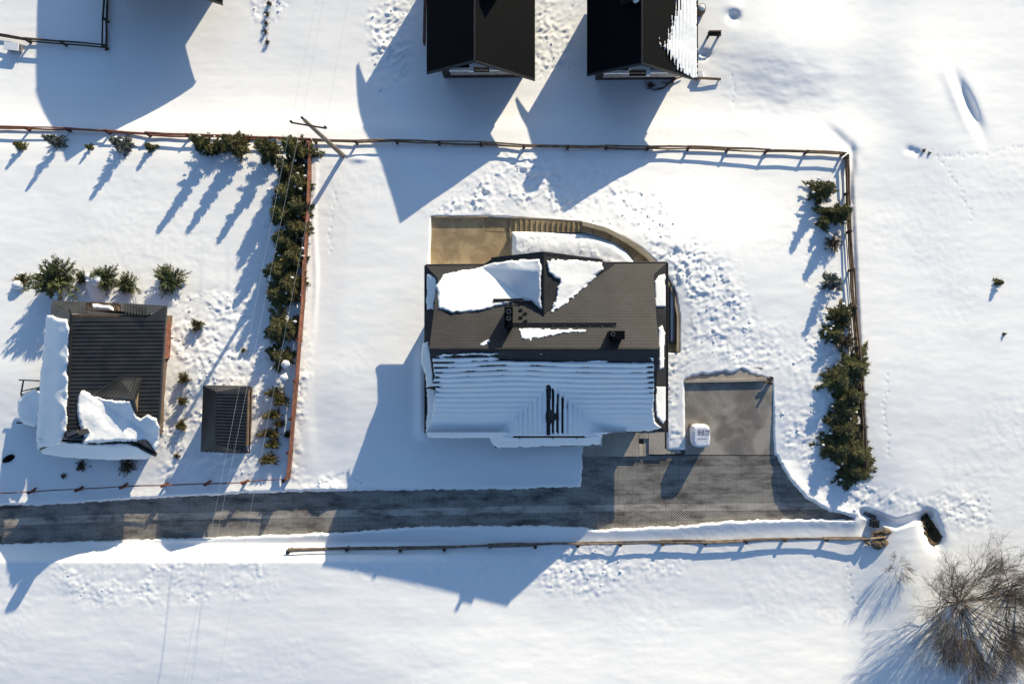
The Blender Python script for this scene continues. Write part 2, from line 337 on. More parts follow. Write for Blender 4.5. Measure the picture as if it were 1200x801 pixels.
def stained(name, c, stain, scale=0.55, amount=0.55, bumps=0.15):
    m, t, b = newmat(name); N, L = t.nodes, t.links
    tc = N.new('ShaderNodeTexCoord')
    n = N.new('ShaderNodeTexNoise'); n.inputs['Scale'].default_value = scale; n.inputs['Detail'].default_value = 6; n.inputs['Roughness'].default_value = 0.55; n.inputs['Distortion'].default_value = 0.4
    L.new(tc.outputs['Object'], n.inputs['Vector'])
    r = N.new('ShaderNodeValToRGB'); r.color_ramp.elements[0].position = amount - 0.09; r.color_ramp.elements[1].position = amount + 0.07
    r.color_ramp.elements[0].color = (*c, 1); r.color_ramp.elements[1].color = (*stain, 1); L.new(n.outputs['Fac'], r.inputs[0])
    n2 = N.new('ShaderNodeTexNoise'); n2.inputs['Scale'].default_value = 14; n2.inputs['Detail'].default_value = 6; L.new(tc.outputs['Object'], n2.inputs['Vector'])
    mr = N.new('ShaderNodeMapRange'); mr.inputs[1].default_value = 0.3; mr.inputs[2].default_value = 0.7; mr.inputs[3].default_value = 0.86; mr.inputs[4].default_value = 1.12; L.new(n2.outputs['Fac'], mr.inputs[0])
    sc = N.new('ShaderNodeVectorMath'); sc.operation = 'SCALE'; L.new(r.outputs[0], sc.inputs[0]); L.new(mr.outputs[0], sc.inputs['Scale'])
    L.new(sc.outputs[0], b.inputs['Base Color']); b.inputs['Roughness'].default_value = 0.8; b.inputs['Specular IOR Level'].default_value = 0.25
    bp = N.new('ShaderNodeBump'); bp.inputs['Strength'].default_value = bumps; bp.inputs['Distance'].default_value = 0.02; L.new(n2.outputs['Fac'], bp.inputs['Height']); L.new(bp.outputs[0], b.inputs['Normal'])
    return m
M['concrete'] = stained('damp_concrete', (0.38, 0.34, 0.29), (0.19, 0.17, 0.148), 0.45, 0.52)
M['landing'] = stained('grey_beige_concrete', (0.42, 0.37, 0.315), (0.33, 0.29, 0.245), 0.9, 0.55)
M['terrace'] = stained('ochre_wet_concrete', (0.44, 0.33, 0.19), (0.31, 0.225, 0.13), 0.9, 0.5)
M['step'] = stained('ochre_step_concrete', (0.38, 0.28, 0.155), (0.28, 0.205, 0.112), 1.3, 0.5)
M['kerb'] = stained('pale_wall_cap', (0.42, 0.35, 0.25), (0.34, 0.28, 0.19), 1.2, 0.55)
def paver_mat(name, holes):
    m, t, b = newmat(name); N, L = t.nodes, t.links
    tc = N.new('ShaderNodeTexCoord'); ge = N.new('ShaderNodeNewGeometry'); oi = N.new('ShaderNodeObjectInfo')
    n = N.new('ShaderNodeTexNoise'); n.inputs['Scale'].default_value = 0.9; n.inputs['Detail'].default_value = 8; n.inputs['Roughness'].default_value = .68
    st = N.new('ShaderNodeMapping'); st.inputs['Scale'].default_value = (.55, 1.5, 1); L.new(ge.outputs['Position'], st.inputs[0]); L.new(st.outputs[0], n.inputs['Vector'])
    r = N.new('ShaderNodeValToRGB'); r.color_ramp.elements[0].position = 0.36; r.color_ramp.elements[1].position = 0.56
    r.color_ramp.elements[0].color = (0.13, 0.118, 0.108, 1); r.color_ramp.elements[1].color = (0.38, 0.352, 0.315, 1) if holes else (0.44, 0.395, 0.345, 1)
    L.new(n.outputs['Fac'], r.inputs[0])
    mr = N.new('ShaderNodeMapRange'); mr.inputs[3].default_value = 0.96; mr.inputs[4].default_value = 1.04; L.new(oi.outputs['Random'], mr.inputs[0])
    sc = N.new('ShaderNodeVectorMath'); sc.operation = 'SCALE'; L.new(r.outputs[0], sc.inputs[0]); L.new(mr.outputs[0], sc.inputs['Scale'])
    out = sc.outputs[0]
    if holes:
        mp = N.new('ShaderNodeMapping'); mp.inputs['Rotation'].default_value = (0, 0, math.radians(45)); mp.inputs['Scale'].default_value = (1 / 0.105, 1 / 0.105, 0)
        L.new(ge.outputs['Position'], mp.inputs[0])
        fr = N.new('ShaderNodeVectorMath'); fr.operation = 'FRACTION'; L.new(mp.outputs[0], fr.inputs[0])
        sb = N.new('ShaderNodeVectorMath'); sb.operation = 'SUBTRACT'; sb.inputs[1].default_value = (0.5, 0.5, 0); L.new(fr.outputs[0], sb.inputs[0])
        ln = N.new('ShaderNodeVectorMath'); ln.operation = 'LENGTH'; L.new(sb.outputs[0], ln.inputs[0])
        hr = N.new('ShaderNodeMapRange'); hr.inputs[1].default_value = 0.26; hr.inputs[2].default_value = 0.38; hr.inputs[3].default_value = 0.2; hr.inputs[4].default_value = 1.0
        L.new(ln.outputs['Value'], hr.inputs[0])
        s2 = N.new('ShaderNodeVectorMath'); s2.operation = 'SCALE'; L.new(out, s2.inputs[0]); L.new(hr.outputs[0], s2.inputs['Scale']); out = s2.outputs[0]
        bp = N.new('ShaderNodeBump'); bp.inputs['Strength'].default_value = 0.6; bp.inputs['Distance'].default_value = 0.03; L.new(hr.outputs[0], bp.inputs['Height']); L.new(bp.outputs[0], b.inputs['Normal'])
    L.new(out, b.inputs['Base Color']); b.inputs['Roughness'].default_value = 0.85; b.inputs['Specular IOR Level'].default_value = 0.2
    return m
M['paver'] = paver_mat('perforated_concrete_slab', True)
M['strip'] = paver_mat('plain_concrete_slab', False)
M['roadbed'] = noisy('damp_gravel_bed', (0.09, 0.08, 0.065), (0.16, 0.14, 0.12), 6, 0.95, 0.4, 40)
M['foil'] = noisy('white_foil', (0.7, 0.7, 0.76), (0.82, 0.81, 0.85), 5, 0.35, 0.5, 9, spec=0.5)
M['ink'] = noisy('blue_grey_print', (0.14, 0.14, 0.2), (0.22, 0.22, 0.3), 5, 0.5)
M['inkpale'] = noisy('pale_lilac_print', (0.42, 0.42, 0.5), (0.5, 0.5, 0.58), 5, 0.5)
M['wire'] = noisy('aluminium_cable', (0.5, 0.49, 0.47), (0.6, 0.59, 0.57), 3, 0.5, metallic=0.2)
M['polewood'] = noisy('grey_utility_pole', (0.16, 0.13, 0.1), (0.26, 0.22, 0.17), 4, 0.85, 0.3, 20)
M['metal'] = noisy('galvanised_metal', (0.12, 0.12, 0.12), (0.2, 0.2, 0.2), 3, 0.35, metallic=0.6)
M['earth'] = noisy('brown_earth', (0.035, 0.024, 0.014), (0.13, 0.09, 0.05), 5, 0.95, 0.8, 12)
M['stone'] = noisy('brown_stone', (0.10, 0.075, 0.05), (0.24, 0.18, 0.12), 3, 0.9, 0.6, 9, perobj=0.3)
M['plastic'] = noisy('black_plastic', (0.012, 0.012, 0.014), (0.02, 0.02, 0.022), 3, 0.4, spec=0.5)

# ------------------------------------------------------------------ objects
def add_mesh(name, V, Fc, mat, smooth=False):
    me = bpy.data.meshes.new(name)
    me.from_pydata([tuple(v) for v in V], [], Fc)
    me.materials.append(mat)
    if smooth: me.polygons.foreach_set('use_smooth', np.ones(len(me.polygons), bool))
    me.update(); return me
class MB:
    def __init__(s): s.v = []; s.f = []
    def poly(s, pts):
        n = len(s.v); s.v += [Vector(p) for p in pts]; s.f.append(tuple(range(n, n + len(pts)))); return s
    def slab(s, pts, th=0.12, down=None):
        """plate with its top face pts and thickness th"""
        pts = [Vector(p) for p in pts]; nrm = Vector((0, 0, 0))
        for i in range(len(pts)):
            a, b = pts[i], pts[(i + 1) % len(pts)]
            nrm += a.cross(b)
        if nrm.z < 0: pts = pts[::-1]
        off = Vector((0, 0, -th)) if down is None else down
        n = len(s.v); k = len(pts)
        s.v += pts + [p + off for p in pts]
        s.f.append(tuple(range(n, n + k))); s.f.append(tuple(range(n + 2 * k - 1, n + k - 1, -1)))
        for i in range(k):
            j = (i + 1) % k; s.f.append((n + i, n + k + i, n + k + j, n + j))
        return s
    def box(s, c, sx, sy, sz, rot=0.0, taper=1.0):
        """box whose base centre is c"""
        co, si = math.cos(rot), math.sin(rot); n = len(s.v); c = Vector(c)
        for z, t in ((0, 1), (sz, taper)):
            for x, y in ((-1, -1), (1, -1), (1, 1), (-1, 1)):
                X, Y = x * sx / 2 * t, y * sy / 2 * t
                s.v.append(Vector((c.x + X * co - Y * si, c.y + X * si + Y * co, c.z + z)))
        for q in ((3, 2, 1, 0), (4, 5, 6, 7), (0, 1, 5, 4), (1, 2, 6, 5), (2, 3, 7, 6), (3, 0, 4, 7)):
            s.f.append(tuple(n + i for i in q))
        return s
    def tube(s, a, b, r0, r1=None, k=8, cap=True):
        r1 = r0 if r1 is None else r1; a, b = Vector(a), Vector(b); d = (b - a)
        if d.length < 1e-6: return s
        d.normalize(); u = d.orthogonal().normalized(); w = d.cross(u); n = len(s.v)
        for p, r in ((a, r0), (b, r1)):
            for i in range(k):
                t = 2 * math.pi * i / k; s.v.append(p + u * (r * math.cos(t)) + w * (r * math.sin(t)))
        for i in range(k):
            j = (i + 1) % k; s.f.append((n + i, n + j, n + k + j, n + k + i))
        if cap:
            s.f.append(tuple(range(n + k - 1, n - 1, -1))); s.f.append(tuple(range(n + k, n + 2 * k)))
        return s
    def beam(s, a, b, w, h):
        """rectangular bar from a to b, w wide, h high, top centred on the line"""
        a, b = Vector(a), Vector(b); d = (b - a); side = Vector((-d.y, d.x, 0))
        if side.length < 1e-6: side = Vector((1, 0, 0))
        side = side.normalized() * (w / 2); up = Vector((0, 0, h)); n = len(s.v)
        for p in (a, b): s.v += [p - side - up, p + side - up, p + side, p - side]
        for q in ((0, 1, 2, 3), (7, 6, 5, 4), (0, 4, 5, 1), (1, 5, 6, 2), (2, 6, 7, 3), (3, 7, 4, 0)): s.f.append(tuple(n + i for i in q))
        return s
    def ball(s, c, rx, ry, rz, nu=10, nv=6, jit=0.0, half=False):
        c = Vector(c); n = len(s.v); a0 = 0 if half else -math.pi / 2
        for i in range(nv + 1):
            ph = a0 + (math.pi / 2 - a0) * i / nv
            for j in range(nu):
                th = 2 * math.pi * j / nu; q = 1 + jit * (random.random() - .5)
                s.v.append(c + Vector((rx * q * math.cos(ph) * math.cos(th), ry * q * math.cos(ph) * math.sin(th), rz * q * math.sin(ph))))
        for i in range(nv):
            for j in range(nu):
                k = (j + 1) % nu; s.f.append((n + i * nu + j, n + i * nu + k, n + (i + 1) * nu + k, n + (i + 1) * nu + j))
        return s
    def build(s, name, mat, parent=None, origin=None, label=None, smooth=False, kind=None):
        root = parent
        off = Vector((0, 0, 0))
        if parent is not None: off = world_loc(parent)
        elif origin is not None: off = Vector(origin)
        me = add_mesh(name, [v - off for v in s.v], s.f, mat, smooth)
        o = bpy.data.objects.new(name, me); COL.objects.link(o)
        if parent is not None: o.parent = parent
        else: o.location = off
        if label: o['label'] = label
        if kind: o['kind'] = kind
        return o
def world_loc(o):
    v = Vector((0, 0, 0))
    while o is not None: v += o.location; o = o.parent
    return v
def tag(o, label, cat, group=None, kind=None):
    o['label'] = label; o['category'] = cat
    if group: o['group'] = group
    if kind: o['kind'] = kind
    return o
def thing(name, loc, label, cat, group=None):
    o = bpy.data.objects.new(name, None); COL.objects.link(o); o.location = loc; o.empty_display_size = 0.2
    return tag(o, label, cat, group)
def struct(o): o['kind'] = 'structure'; return o
def inst(name, me, parent=None, loc=(0, 0, 0), rz=0, sc=(1, 1, 1), label=None):
    o = bpy.data.objects.new(name, me); COL.objects.link(o); o.parent = parent; o.location = loc; o.rotation_euler = (0, 0, rz); o.scale = sc
    if label: o['label'] = label
    return o
def grid_mesh(name, X, Y, Z, mat, keep=None):
    wx, wy, wz = PN(X, Y, Z)
    h, w = X.shape; idx = np.arange(h * w).reshape(h, w)
    q = np.stack([idx[1:, :-1], idx[1:, 1:], idx[:-1, 1:], idx[:-1, :-1]], -1).reshape(-1, 4)
    V = np.stack([wx, wy, wz], -1).reshape(-1, 3)
    if keep is not None:
        k = keep[1:, :-1] & keep[1:, 1:] & keep[:-1, 1:] & keep[:-1, :-1]
        q = q[k.reshape(-1)]
        used = np.zeros(h * w, bool); used[q.reshape(-1)] = True
        remap = np.cumsum(used) - 1; V = V[used]; q = remap[q]
    return V, q
def mesh_np(name, V, q, mat):
    me = bpy.data.meshes.new(name); me.vertices.add(len(V)); me.vertices.foreach_set('co', V.astype(np.float32).reshape(-1))
    n = len(q); me.loops.add(n * 4); me.loops.foreach_set('vertex_index', q.astype(np.int32).reshape(-1))
    me.polygons.add(n); me.polygons.foreach_set('loop_start', np.arange(0, n * 4, 4, dtype=np.int32))
    me.polygons.foreach_set('loop_total', np.full(n, 4, dtype=np.int32)); me.polygons.foreach_set('use_smooth', np.ones(n, bool))
    me.materials.append(mat); me.update(calc_edges=True); me.validate(); return me

# ================================================================== THE SETTING
def axis(lo, hi, step, far):
    a = list(np.arange(lo, hi + step, step)); s = step; x = a[0]; left = []
    while x > -far: s *= 1.22; x -= s; left.append(x)
    s = step; x = a[-1]; right = []
    while x < 1200 + far: s *= 1.22; x += s; right.append(x)
    return np.array(left[::-1] + a + right)
gx = axis(-30, 1230, 1.4, 3500); gy = axis(-30, 831, 1.4, 3000)
GX, GY = np.meshgrid(gx, gy)
GZ = zg(GX, GY, True)
V, q = grid_mesh('g', GX, GY, GZ, None)
o = bpy.data.objects.new('snow_ground', mesh_np('snow_ground', V, q, M['snow'])); COL.objects.link(o); struct(o)

# bed below the slabs
bed = MB()
bed.slab([P(x, y, -0.075) for x, y in [(-400, 575), (0, 573), (400, 560), (672, 558), (676, 512), (700, 511), (700, 495), (790, 498), (790, 515), (796, 438), (910, 440), (925, 500), (990, 575), (1022, 596), (1022, 622), (850, 625), (700, 632), (400, 636), (0, 650), (-400, 655)]], 0.05)
struct(bed.build('road_bed', M['roadbed']))

# paving: rows of concrete slabs, each its own piece
road = bpy.data.objects.new('driveway', None); COL.objects.link(road); struct(road)
def yc(x): return float(np.interp(x, [-60, 0, 150, 400, 700, 950, 1100], [613, 612, 606, 601.5, 595, 593, 595]))
rows = [(-27.5, -16), (-16, -4.6), (-4.6, 4.3), (4.3, 15), (15, 27)]
prng = random.Random(3)
def lay(x0, x1, ya0, yb0, ya1, yb1, mat, gap=0.12, joint=0.012):
    zt = prng.uniform(-0.003, 0.003)
    MB().slab([P(x0 + gap, ya0 + gap, zt), P(x1 - gap, ya1 + gap, zt), P(x1 - gap, yb1 - gap, zt), P(x0 + gap, yb0 - gap, zt)], 0.07).build('paving_slab', mat, road)
for ri, (a, b) in enumerate(rows):
    x = -26 + ri * 7
    while x < 1015:
        w = 24
        if ri in (0, 4) and x < 0: x += w; continue
        lay(x, x + w, yc(x) + a, yc(x) + b, yc(x + w) + a, yc(x + w) + b, M['strip'] if ri == 2 else M['paver']); x += w
x = 676
while x < 925:
    t = yc(x) - 27.5; h = (t - 533.5) / 3
    for k in range(3):
        if x > 912 and k < 1: continue
        lay(x, x + 24, 533.5 + h * k, 533.5 + h * (k + 1), 533.5 + h * k, 533.5 + h * (k + 1), M['paver'])
    x += 24
# parking pad with its low kerb wall
pad = MB().slab([P(802, 449, 0.01), P(905, 447, 0.01), P(907.5, 532.6, 0.01), P(803, 532.6, 0.01)], 0.08).build('parking_pad', M['concrete']); struct(pad)
apron = MB().slab([P(806, 430, -0.02), P(893, 430, -0.02), P(899, 444.5, -0.02), P(802, 445.5, -0.02)], 0.06).build('apron', M['landing']); struct(apron)
# landing at the south door and its steps
land = bpy.data.objects.new('landing', None); COL.objects.link(land); struct(land)
ZL = 0.16
for (x0, x1, z, nm, y1) in [(682, 748.5, ZL, 'slab', 534.5), (760.5, 779, ZL, 'slab', 532), (779, 785.2, ZL - .04, 'step', 531.5), (785.4, 791.2, ZL - .08, 'step', 531.3), (791.4, 797.5, ZL - .12, 'step', 531)]:
    ya = 526 if nm == 'step' else 496
    MB().slab([P(x0, ya, z), P(x1, ya, z), P(x1, y1, z), P(x0, y1, z)], z + 0.06).build(nm, M['landing'], land)
MB().slab([P(749, 520, ZL - .05), P(754, 520, ZL - .1), P(754, 534, ZL - .05), P(749, 534, ZL - .05)], .3).build('step', M['landing'], land)
MB().slab([P(754.3, 514, ZL - .09), P(760.2, 514, ZL - .09), P(760.2, 534, ZL - .09), P(754.3, 534, ZL - .09)], .22).build('step', M['landing'], land)
MB().slab([P(749, 496, ZL-.01), P(760.2, 496, ZL-.01), P(760.2, 513.5, ZL-.01), P(749, 513.5, ZL-.01)], .4).build('slab', M['landing'], land)

# north terrace, stairs, curved path
tr = bpy.data.objects.new('terrace', None); COL.objects.link(tr); struct(tr)
MB().slab([P(505, 255, Z_TERR), P(556, 255, Z_TERR), P(569, 255.4, Z_TERR), P(569, 271, Z_TERR), P(598, 272, Z_TERR), P(598, 318, Z_TERR), P(504, 318, Z_TERR)], 0.12).build('slab', M['terrace'], tr)
MB().slab([P(569.4, 255.4, Z_TERR + .012), P(596.4, 256.4, Z_TERR + .012), P(596.4, 271.6, Z_TERR + .012), P(569.4, 270.7, Z_TERR + .012)], 0.12).build('slab', M['step'], tr)
wl = MB()
wl.beam(P(598.8, 272, Z_TERR + 0.55), P(598.8, 318, Z_TERR + 0.55), 0.10, 0.7); wl.build('kerb', M['kerb'], tr)
wn = MB(); wn.beam(P(503, 253.6, Z_TERR + 0.18), P(572, 253.6, Z_TERR + 0.18), 0.10, 0.4); wn.build('kerb', M['kerb'], tr)
stx = np.linspace(596.6, 683, 15)
for i in range(14):
    z = Z_TERR + 0.1 * (i + 1) + .02; x0, x1 = stx[i], stx[i + 1]
    yt = np.interp(x0, [596, 683], [256, 261]); yt1 = np.interp(x1, [596, 683], [256, 261])
    zz = z + prng.uniform(-0.01, 0.01)
    MB().slab([P(x0 + .35, yt, zz), P(x1 - 0.1, yt1, zz), P(x1 - .1, 271.8, zz), P(x0 + .35, 271.8, zz)], 0.22).build('step', M['step'], tr)
sw = MB(); sw.beam(P(598, 254.6, Z_TERR + .2), P(640, 256.6, Z_TERR + .66), 0.10, .7); sw.beam(P(640, 256.6, Z_TERR + .66), P(683, 259.6, Z_TERR + 1.5), 0.10, .8); sw.build('kerb', M['kerb'], tr)
pth = bpy.data.objects.new('path', None); COL.objects.link(pth); struct(pth)
def along(pts, n):
    d = [0]
    for a, b in zip(pts[:-1], pts[1:]): d.append(d[-1] + math.hypot(b[0] - a[0], b[1] - a[1]))
    t = np.linspace(0, d[-1], n); return list(zip(np.interp(t, d, [p[0] for p in pts]), np.interp(t, d, [p[1] for p in pts])))
NP = 18
po = along(PATHO, NP); pi = along([(682, 271), (700, 276), (720, 285), (734, 295), (743, 308), (760, 316), (774, 330), (783, 347), (783, 413)], NP)
zpa = lambda y: float(np.interp(y, [262, 300, 350, 412], [-0.47, -0.39, -0.3, -0.19]))
for i in range(NP - 1):
    pts = []
    for (a, b) in (po[i], po[i + 1], pi[i + 1], pi[i]): pts.append((a, b))
    cx = sum(p[0] for p in pts) / 4; cy = sum(p[1] for p in pts) / 4
    MB().slab([P(cx + (a - cx) * 0.965, cy + (b - cy) * 0.965, zpa(b) + prng.uniform(-.01, .01)) for a, b in pts], 0.1).build('flagstone', M['step'] if i % 3 else M['terrace'], pth)
WO = along([(683, 261.5), (710, 268.5), (730, 279), (752, 293.5), (766, 306), (780, 325), (790, 345), (794.5, 370), (794.5, 412)], 16)
for i in range(15):
    (a, b), (c, d) = WO[i], WO[i + 1]
    za, zb_ = zpa(b) + 0.3, zpa(d) + 0.3
    wdt = 0.24 if b < 300 else 0.13
    MB().beam(P(a, b, za), P(c, d, zb_), wdt, 0.55).build('wall_cap', M['kerb'], pth)
# light well on the east side of the house
lw = thing('light_well', P(787, 365, -0.3), 'narrow concrete window well tucked between east wall and curved path', 'window well')
MB().beam(P(785.4, 334, .05), P(785.4, 400, .05), 0.07, .4).build('side_wall', M['trim'], lw)
MB().beam(P(790.4, 334, .05), P(790.4, 402, .05), 0.05, .4).build('side_wall', M['trim'], lw)
MB().beam(P(784.6, 401.5, .04), P(792.4, 401.5, .04), 0.07, .4).build('end_wall', M['trim'], lw)
MB().slab([P(786, 336, -.1), P(790, 336, -.1), P(790, 400, -.1), P(786, 400, -.1)], .05).build('cover', M['roofsnow'], lw)

# parking kerb wall and its corner post
kw = thing('kerb_wall', P(855, 446, 0), 'low concrete wall closing the north side of the parking pad', 'wall')
MB().beam(P(802, 446.8, .15), P(899, 444.8, .15), 0.16, .4).build('coping', M['landing'], kw)
bo = thing('gate_post', P(902, 448, 0), 'short dark post with brackets at corner of parking pad', 'post')
MB().tube(P(902, 449, 0), P(902, 449, 0) + Vector((0, 0, .4)), 0.09, 0.07, 8).build('shaft', M['darkwood'], bo)
MB().box(P(899.6, 447, 0.18), .30, .10, .10, .3).build('bracket', M['wood'], bo)
MB().box(P(903, 443.5, 0.1), .24, .14, .2, 1.0).build('foot', M['darkwood'], bo)

# ================================================================== MAIN HOUSE
ZE, ZR = 1.55, 4.77
plN = plane((513, 311, ZE), (781, 308, ZE), (638, 409, ZR)); plS = plane((500, 506, ZE), (781, 506, ZE), (638, 409, ZR))
house = thing('main_house', P(638, 409, 0), 'large house with brown grey shingled roof and snow on its shaded side', 'house')
def roof(parent, pts, mat, name='roof', th=0.14, label=None): return MB().slab(pts, th).build(name, mat, parent, label=label)
zNv = float(zplane(plN, 513, 326)); zSv = float(zplane(plS, 513, 494))
RW, REa = (503, 409, ZR), (773, 409, ZR)
rfN = roof(house, [Q(503, 409, plN), Q(773, 409, plN), Q(769, 371, plN), Q(766, 322, plN), P(781, 308, ZE), P(499, 311, ZE), Q(513, 326, plN), Q(508, 368, plN)], M['mainroof'], label='brown grey shingled roof plane in the sun')
rfS = roof(house, [Q(503, 409.3, plS), Q(773, 409.3, plS), Q(769, 450, plS), Q(766, 492, plS), P(781, 506, ZE), P(500, 507, ZE), Q(514, 492, plS), Q(508, 450, plS)], M['mainroof'], label='shaded shingled roof plane')
MB().tube(P(503, 409, ZR + .02), P(773, 409, ZR + .02), 0.07, k=8).build('ridge_cap', M['trim'], house)
# skirt roofs round the two gables: low one full length, a short one above
def skirt(side, y0, y1, xo, xi, zo, zi, cut):
    mb = MB(); mb.slab([P(xo, y0, zo), P(xi, y0 + cut, zi), P(xi, y1 - cut, zi), P(xo, y1, zo)], .1)
    return mb.build('skirt_roof', M['mainroof'], house)
skE = skirt('e', 308, 506, 781, 766.5, ZE, ZE + .45, 13); skW = skirt('w', 311, 507, 499, 513.5, ZE, ZE + .45, 14)
skE2 = skirt('e', 360, 452, 780.5, 767, 2.85, 3.3, 9); skW2 = skirt('w', 364, 453, 498, 510, 2.85, 3.3, 9)
# gable walls
def wallbox(parent, pts, z0, z1, mat, name='wall'):
    MB().slab([Vector((p.x, p.y, z1)) for p in pts], z1 - z0).build(name, mat, parent)
wallbox(house, [P(522, 322, ZE), P(758, 320, ZE), P(758, 496, ZE), P(522, 496, ZE)], -2.4, 1.5, M['wall'])
for xx in (517, 761):
    g = MB()
    a, b, c = P(xx, 335, 1.9), P(xx, 485, 1.9), P(xx + (-6 if xx < 600 else 5), 409, 4.45)
    off = Vector((.12 if xx < 600 else -.12, 0, 0))
    g.poly([a, b, c]); g.poly([a + off, c + off, b + off])
    g.build('gable_wall', M['darkwood'], house)
def window(parent, c, w, h, nrm_y, mat_f='white'):
    """window on a north (nrm_y=1) or south (-1) wall, sill centre c"""
    fr = MB().box((c.x, c.y + nrm_y * .03, c.z), w, .06, h).build('window', M[mat_f], parent)
    MB().box((c.x, c.y + nrm_y * .065, c.z + .07), w - .14, .02, h - .14).build('pane', M['glass'], fr)
wb = P(522, 322, ZE); 
for xx in (540, 580, 690, 730):
    p = P(xx, 321, 0); window(house, Vector((p.x, wb.y, -1.4)), 1.1, 1.3, 1)
# cross gables
ZD = 3.55
dNW = plane((637, 297, ZD), (637, 360, ZD), (575.5, 304, 1.95)); dNE = plane((637, 297, ZD), (637, 360, ZD), (706, 306, 1.95))
def valley(plA, plB, lo, hi, n=2):
    """frame point on the row py where two planes meet"""
    pass
def meet(pl1, pl2, y, xa, xb):
    f = lambda x: float(zplane(pl1, x, y) - zplane(pl2, x, y))
    a, b = xa, xb
    for _ in range(40):
        m = (a + b) / 2
        if (f(a) < 0) == (f(m) < 0): a = m
        else: b = m
    return (a + b) / 2
def meety(pl1, z, x, ya, yb):
    a, b = ya, yb; f = lambda y: float(zplane(pl1, x, y)) - z
    for _ in range(40):
        m = (a + b) / 2
        if (f(a) < 0) == (f(m) < 0): a = m
        else: b = m
    return (a + b) / 2
yN = meety(plN, ZD, 637, 311, 409)
xl = meet(dNW, plN, 312, 500, 637); xr = meet(dNE, plN, 310, 637, 780)
dorm = MB(); dorm.slab([P(637, 297, ZD), P(637, yN, ZD), Q(xl, 312, dNW), Q(575.5, 304, dNW)], .12).build('dormer_roof', M['mainroof'], house)
MB().slab([P(637, 297, ZD), P(637, yN, ZD), Q(xr, 310, dNE), Q(706, 306, dNE)], .12).build('dormer_roof', M['mainroof'], house)
MB().tube(P(637, 296.5, ZD + .01), P(637, yN, ZD + .01), .06).build('ridge_cap', M['trim'], house)
fa = MB()
for a, b in (((575.5, 303.8, 1.95), (637, 296.8, ZD)), ((637, 296.8, ZD), (706, 305.8, 1.95))):
    fa.beam(P(*a) + Vector((0, .02, .02)), P(*b) + Vector((0, .02, .02)), .16, .2)
fa.build('barge_board', M['trim'], house)
gf = MB(); aa, bb, cc = P(582, 306, 1.8), P(699, 308, 1.8), P(637, 300, 3.3)
gy_ = aa.y - .5
gf.slab([Vector((aa.x, gy_, 1.8)), Vector((bb.x, gy_, 1.8)), Vector((cc.x, gy_, 3.2))], 0, down=Vector((0, -.15, 0)))
gf.box((cc.x, gy_ - .1, -2.3), bb.x - aa.x, .2, 4.1); gf.build('gable_wall', M['wall'], house)
# south cross gable with the canopy below it
ZD2 = 3.35
dSW = plane((645, 500, ZD2), (645, 440, ZD2), (590, 512, 1.75)); dSE = plane((645, 500, ZD2), (645, 440, ZD2), (700, 511, 1.75))
yS = meety(plS, ZD2, 645, 409, 506)
xl2 = meet(dSW, plS, 503, 520, 645); xr2 = meet(dSE, plS, 503, 645, 780)
MB().slab([P(645, 512, ZD2), P(645, yS, ZD2), Q(xl2, 503, dSW), Q(xl2, 512, dSW)], .12).build('dormer_roof', M['mainroof'], house)
MB().slab([P(645, 512, ZD2), P(645, yS, ZD2), Q(xr2, 503, dSE), Q(xr2, 512, dSE)], .12).build('dormer_roof', M['mainroof'], house)
plC = plane((575, 508, 1.9), (705, 508, 1.9), (640, 525, 1.15))
MB().slab([Q(578, 507, plC), Q(702, 507, plC), Q(704, 521.5, plC), Q(580, 524.5, plC)], .1).build('canopy_roof', M['mainroof'], house)
gs = MB(); gs.slab([P(600, 511, 1.5), P(690, 511, 1.5), P(645, 510, 3.2)], 0, down=Vector((0, .12, 0))); gs.build('gable_wall', M['darkwood'], house)
for x in (588, 697):
    t = P(x, 516, 1.1); MB().box((t.x, t.y, 0), .14, .14, 1.1).build('canopy_post', M['darkwood'], house)
# gutters
for a, b in (((499, 310.6), (574, 310.2)), ((707, 308), (781.5, 307.6)), ((782, 308), (782, 506)), ((498.4, 311), (498.4, 507))):
    MB().tube(P(*a, ZE - .04), P(*b, ZE - .04), .06).build('gutter', M['trim'], house)
# chimneys
def chimney(x0, y0, x1, y1, zt, pots, snowcap=False):
    a, b, c, d = P(x0, y0, zt), P(x1, y0, zt), P(x1, y1, zt), P(x0, y1, zt)
    ch = MB().slab([a, b, c, d], 2.2).build('chimney', M['trim'], house)
    e = .05; ctr = (a + c) / 2
    MB().slab([p + (p - ctr).normalized() * e + Vector((0, 0, .06)) for p in (a, b, c, d)], .06).build('cap', M['darkroof'], ch)
    for (px, py, r) in pots:
        c0 = P(px, py, zt + .06); n = 12; mb = MB()
        mb.tube(c0, c0 + Vector((0, 0, .28)), r, r, n, cap=False); mb.tube(c0 + Vector((0, 0, .28)), c0, r * .78, r * .78, n, cap=False)
        k = len(mb.v)
        for t in range(n):
            A1 = 2 * math.pi * t / n
        mb.poly([c0 + Vector((r * .78 * math.cos(2 * math.pi * t / n), r * .78 * math.sin(2 * math.pi * t / n), .05)) for t in range(n)])
        # rim
        for t in range(n):
            u0, u1 = 2 * math.pi * t / n, 2 * math.pi * (t + 1) / n
            mb.poly([c0 + Vector((r * q * math.cos(u), r * q * math.sin(u), .285)) for q, u in ((.74, u0), (1.06, u0), (1.06, u1), (.74, u1))])
        mb.build('pot', M['metal'], ch)
chimney(591.5, 360.5, 600.5, 383, 5.0, [(596.2, 365.2, .12), (596.2, 372.8, .12)])
chimney(714.5, 388, 731, 397, 5.1, [(717.8, 391.4, .11)])
def on_roof(px, py, up): return Q(px, py, plN) + Vector((0, 0, up))
ww = MB().beam(on_roof(600, 380.5, .10), on_roof(722, 380.5, .10), .22, .03).build('roof_walkway', M['trim'], house)
